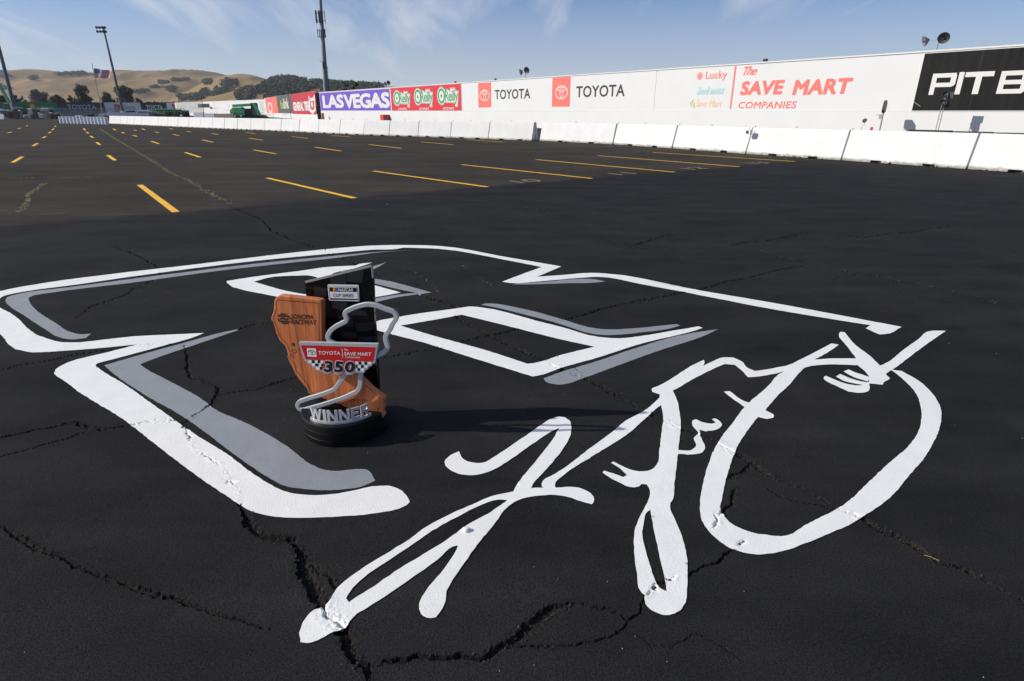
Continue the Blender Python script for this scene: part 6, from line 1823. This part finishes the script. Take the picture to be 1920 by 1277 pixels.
# round chequered globe mark
mb = MB(); c0 = tp_(*Z8([(108, 358)])[0], gl); c1 = tp_(*Z8([(236, 256)])[0], gl)
gcx, gcz, grx, grz = (c0[0] + c1[0]) / 2, (c0[1] + c1[1]) / 2, (c1[0] - c0[0]) / 2, (c1[1] - c0[1]) / 2
rows_ = [(-.98, -.66), (-.60, -.30), (.30, .60), (.66, .98)]
for z0, z1 in rows_:
    for k in range(6):
        s0, s1 = -1 + k / 3 + .03, -1 + (k + 1) / 3 - .03
        q = []
        for s_, z_ in ((s0, z0), (s1, z0), (s1, z1), (s0, z1)):
            q.append((gcx + grx * math.sin(s_ * math.pi / 2) * math.sqrt(max(0, 1 - z_ * z_)), -gl, gcz + grz * z_))
        mb.add(q, [(0, 1, 2, 3)])
for x0, x1, z0, z1 in ((-1.0, -.35, -.2, .02), (-.5, .1, .0, .22), (.0, .55, -.22, 0), (.4, 1.0, -.02, .2), (-.25, .25, -.12, .1)):
    mb.add([(gcx + grx * x0, -gl - .0002, gcz + grz * z0), (gcx + grx * x1, -gl - .0002, gcz + grz * (z0 + .04)), (gcx + grx * (x1 + .04), -gl - .0002, gcz + grz * z1), (gcx + grx * (x0 + .06), -gl - .0002, gcz + grz * (z1 - .03))], [(0, 1, 2, 3)])
mb.build('globe_mark', engrave, wood)

# silver race sign
SD = .070
sg_px = ZS([(118,113),(1600,148),(1608,165),(1600,195),(1547,512),(1535,522),(1492,530),(1482,572),(1427,588),(1417,628),(1362,648),(1350,692),(1335,700),(1200,702),(1170,700),(1130,732),(1080,742),(1010,735),(962,705),(900,733),(830,738),(790,728),(752,708),(700,722),(640,725),(590,712),(550,683),(530,675),(445,662),(430,612),(362,600),(347,548),(277,532),(260,490),(212,470),(105,150),(104,128)])
sign = plate([tp_(*p, SD) for p in sg_px], SD - .012, SD, silver, 'race_sign', bevel=.0015)
fl_ = SD + .0006
flat(ZS([(140,175),(1560,215),(1515,490),(1165,478),(1150,640),(1080,700),(1010,695),(940,690),(800,690),(640,690),(570,640),(560,457),(235,445)]), fl_, sign_red, 'red_field', sign)
def sq(m_, x0, x1, y0, y1, dd):
    mb = MB()
    P_ = [tp_(*p, fl_ + dd) for p in ZS([(x0, y1), (x1, y1 + (x1 - x0) * .03), (x1 , y0 + (x1 - x0) * .03), (x0, y0)])]
    mb.add([(p[0], -(fl_ + dd), p[1]) for p in P_], [(0, 1, 2, 3)]).build('check', m_, sign)
for x0, x1, y0, y1 in ((283,566,458,513),(350,566,515,572),(425,566,576,640),(1170,1480,483,537),(1165,1412,546,600),(1160,1345,606,668)): sq(sign_white, x0, x1, y0, y1, .0004)
for x0, x1, y0, y1 in ((345,405,458,513),(460,512,460,513),(412,478,520,574),(525,566,524,574),(500,562,582,640),(1233,1290,487,538),(1345,1400,490,540),(1178,1220,548,600),(1280,1334,550,604),(1212,1266,610,664)): sq(sign_black, x0, x1, y0, y1, .0008)
flat(ZS([(255,230),(425,236),(440,397),(270,390)]), fl_ + .0004, sign_white, 'white_square', sign)
a0, z0 = tp_(*ZS([(283, 352)])[0], fl_ + .0008); a1, z1 = tp_(*ZS([(412, 275)])[0], fl_ + .0008)
MB().add([(a0 + (a1 - a0) * v[0], -(fl_ + .0008), z0 + (z1 - z0) * v[1]) for v in emb_v], front(emb_v, emb_f)).build('oval_emblem', ink, sign)
def slope_text(items, depth, mat, name, parent):
    return tmany([(it[0], ZS([it[1]])[0], ZS([it[2]])[0]) + tuple(it[3:]) for it in items], depth, mat, parent, name, .022)
slope_text([('TOYOTA', (475, 351), (890, 294), dict(bold=.014, space=1.04)), ('SAVE MART', (967, 366), (1478, 314), dict(bold=.016, space=1.04)), ('COMPANIES', (977, 417), (1265, 395), dict(bold=.010)), ('The', (962, 281), (1040, 247), dict(bold=.006, shear=.4, space=.85))], fl_ + .0006, sign_white, 'lettering', sign)
flat(ZS([(920,240),(930,240),(941,412),(931,412)]), fl_ + .0006, sign_white, 'divider_rule', sign)
for m_, bo, dd in ((sign_white, .105, .0012), (pm('sign_crimson', (.35, .01, .05), .4), .088, .0015), (sign_white, .070, .0018), (sign_black, .050, .0021)):
    mb = MB()
    for ch, x0, x1, y0, y1 in (('3', 572, 745, 680, 478), ('5', 772, 950, 686, 486), ('0', 985, 1160, 688, 488)):
        grow = (bo - .05) * 260
        a0, z0 = tp_(*ZS([(x0 - grow, y0 + grow)])[0], fl_ + dd); a1, z1 = tp_(*ZS([(x1 + grow, y1 - grow)])[0], fl_ + dd)
        vs, fs = text_mesh(ch, bold=bo, shear=.18); fs = front(vs, fs)
        mb.add([(a0 + (a1 - a0) * v[0], -(fl_ + dd) - .00001 * v[2], z0 + (z1 - z0) * v[1]) for v in vs], fs)
    mb.build('race_number', m_, sign)

# silver loop in the shape of the track
RD = .052
loop_px = Z1([(487,572),(452,552),(442,533),(452,502),(490,466),(530,445),(552,432),(557,415),(548,395),(552,378),(580,360),(640,338),(680,330),(730,335),(800,360),(850,380),(863,398),(858,420),(835,455),(825,480),(805,510),(797,530),(800,560),(808,590),(800,610),(770,632),(738,650),(690,690),(650,730),(642,770),(640,830),(622,862),(590,880),(450,932),(330,967),(290,975),(266,970),(257,950),(266,930),(300,915),(420,877),(482,850),(520,800),(556,742),(560,700),(530,630)])
cl = spline([np.array(tp_(*p, RD)) for p in loop_px], True, 75, 4)
wd, n = .0100, len(cl)
inn, outp = [], []
for i, p in enumerate(cl):
    a, b = cl[i - 1], cl[(i + 1) % n]
    t = (b - a) / (np.linalg.norm(b - a) + 1e-9); nn = np.array([-t[1], t[0]])
    inn.append((p, nn))
prof = [(-wd, -.006), (wd, -.006), (wd, .0045), (wd - .0022, .006), (-wd + .0022, .006), (-wd, .0045)]
vs = [(p[0] + nn[0] * o_, -(RD + dd), p[1] + nn[1] * o_) for p, nn in inn for o_, dd in prof]
k = len(prof)
MB().add(vs, [(i * k + j, i * k + (j + 1) % k, ((i + 1) % n) * k + (j + 1) % k, ((i + 1) % n) * k + j) for i in range(n) for j in range(k)]).build('track_loop', silver, trophy)
# hidden stand-offs that carry sign and loop
mb = MB()
for x_, y_ in ((600, 655), (650, 660), (620, 690)):
    a, z = tp_(x_, y_, WD); mb.tube([(a, -(WD - .002), z), (a, -(SD - .010), z)], .008, 10)
mb.build('standoff', silver, trophy)

# WINNER in cut metal bent round the front of the base: each letter its own piece
AR, a0, a1, hL = .172, math.radians(-29), math.radians(66), .056
def bend(u, z, r):
    th = a0 + (a1 - a0) * u
    return (r * math.sin(th), -r * math.cos(th), z)
mb = MB(); kk = 40; vv = []
for i in range(kk + 1):
    u = -.02 + 1.05 * i / kk
    vv += [bend(u, BZ, AR + .004), bend(u, BZ + .013, AR + .004), bend(u, BZ + .013, AR - .004), bend(u, BZ, AR - .004)]
mb.add(vv, [(4 * i + j, 4 * i + 4 + j, 4 * i + 4 + (j + 1) % 4, 4 * i + (j + 1) % 4) for i in range(kk) for j in range(4)] + [(0, 1, 2, 3), (4 * kk + 3, 4 * kk + 2, 4 * kk + 1, 4 * kk)])
lt = mb.build('winner_lettering', chrome, trophy)
sw = .24
GL = {'W': (1.5, [[(0,1),(.17,1),(.36,0),(.22,0)],[(.22,0),(.36,0),(.56,1),(.44,1)],[(.44,1),(.56,1),(.78,0),(.64,0)],[(.64,0),(.78,0),(1,1),(.83,1)]]),
      'I': (.30, [[(0,0),(1,0),(1,1),(0,1)]]),
      'N': (1.0, [[(0,0),(.25,0),(.25,1),(0,1)],[(.75,0),(1,0),(1,1),(.75,1)],[(.25,1),(.25,.66),(.75,0),(.75,.34)]]),
      'E': (.82, [[(0,0),(.3,0),(.3,1),(0,1)],[(.3,0),(1,0),(1,.2),(.3,.2)],[(.3,.41),(.9,.41),(.9,.6),(.3,.6)],[(.3,.8),(1,.8),(1,1),(.3,1)]]),
      'R': (.95, [[(0,0),(.27,0),(.27,1),(0,1)],[(.27,.81),(.72,.81),(.9,.94),(.74,1),(.27,1)],[(.72,.81),(.74,.56),(.92,.5),(1,.62),(1,.86),(.9,.94)],[(.27,.40),(.72,.38),(.92,.5),(.74,.56),(.27,.58)],[(.45,.39),(.70,.39),(1.0,0),(.72,0)]])}
tot = sum(GL[c][0] for c in 'WINNER') + .13 * 5
x = 0
for c in 'WINNER':
    w_, st = GL[c]; mb = MB()
    for pl in st:
        q = []
        for i in range(len(pl)):
            p, r_ = pl[i], pl[(i + 1) % len(pl)]
            for k in range(3): q.append((p[0] + (r_[0] - p[0]) * k / 3, p[1] + (r_[1] - p[1]) * k / 3))
        ar = sum(q[i][0] * q[(i + 1) % len(q)][1] - q[(i + 1) % len(q)][0] * q[i][1] for i in range(len(q)))
        if ar < 0: q = q[::-1]
        n = len(q)
        vf = [bend((x + w_ * p[0]) / tot, BZ + .0125 + hL * p[1], AR + .0032) for p in q]
        vb = [bend((x + w_ * p[0]) / tot, BZ + .0125 + hL * p[1], AR - .0032) for p in q]
        mb.add(vf + vb, [tuple(range(n)), tuple(range(2 * n - 1, n - 1, -1))] + [(i, n + i, n + (i + 1) % n, (i + 1) % n) for i in range(n)])
    mb.build('letter', chrome, lt)
    x += w_ + .13
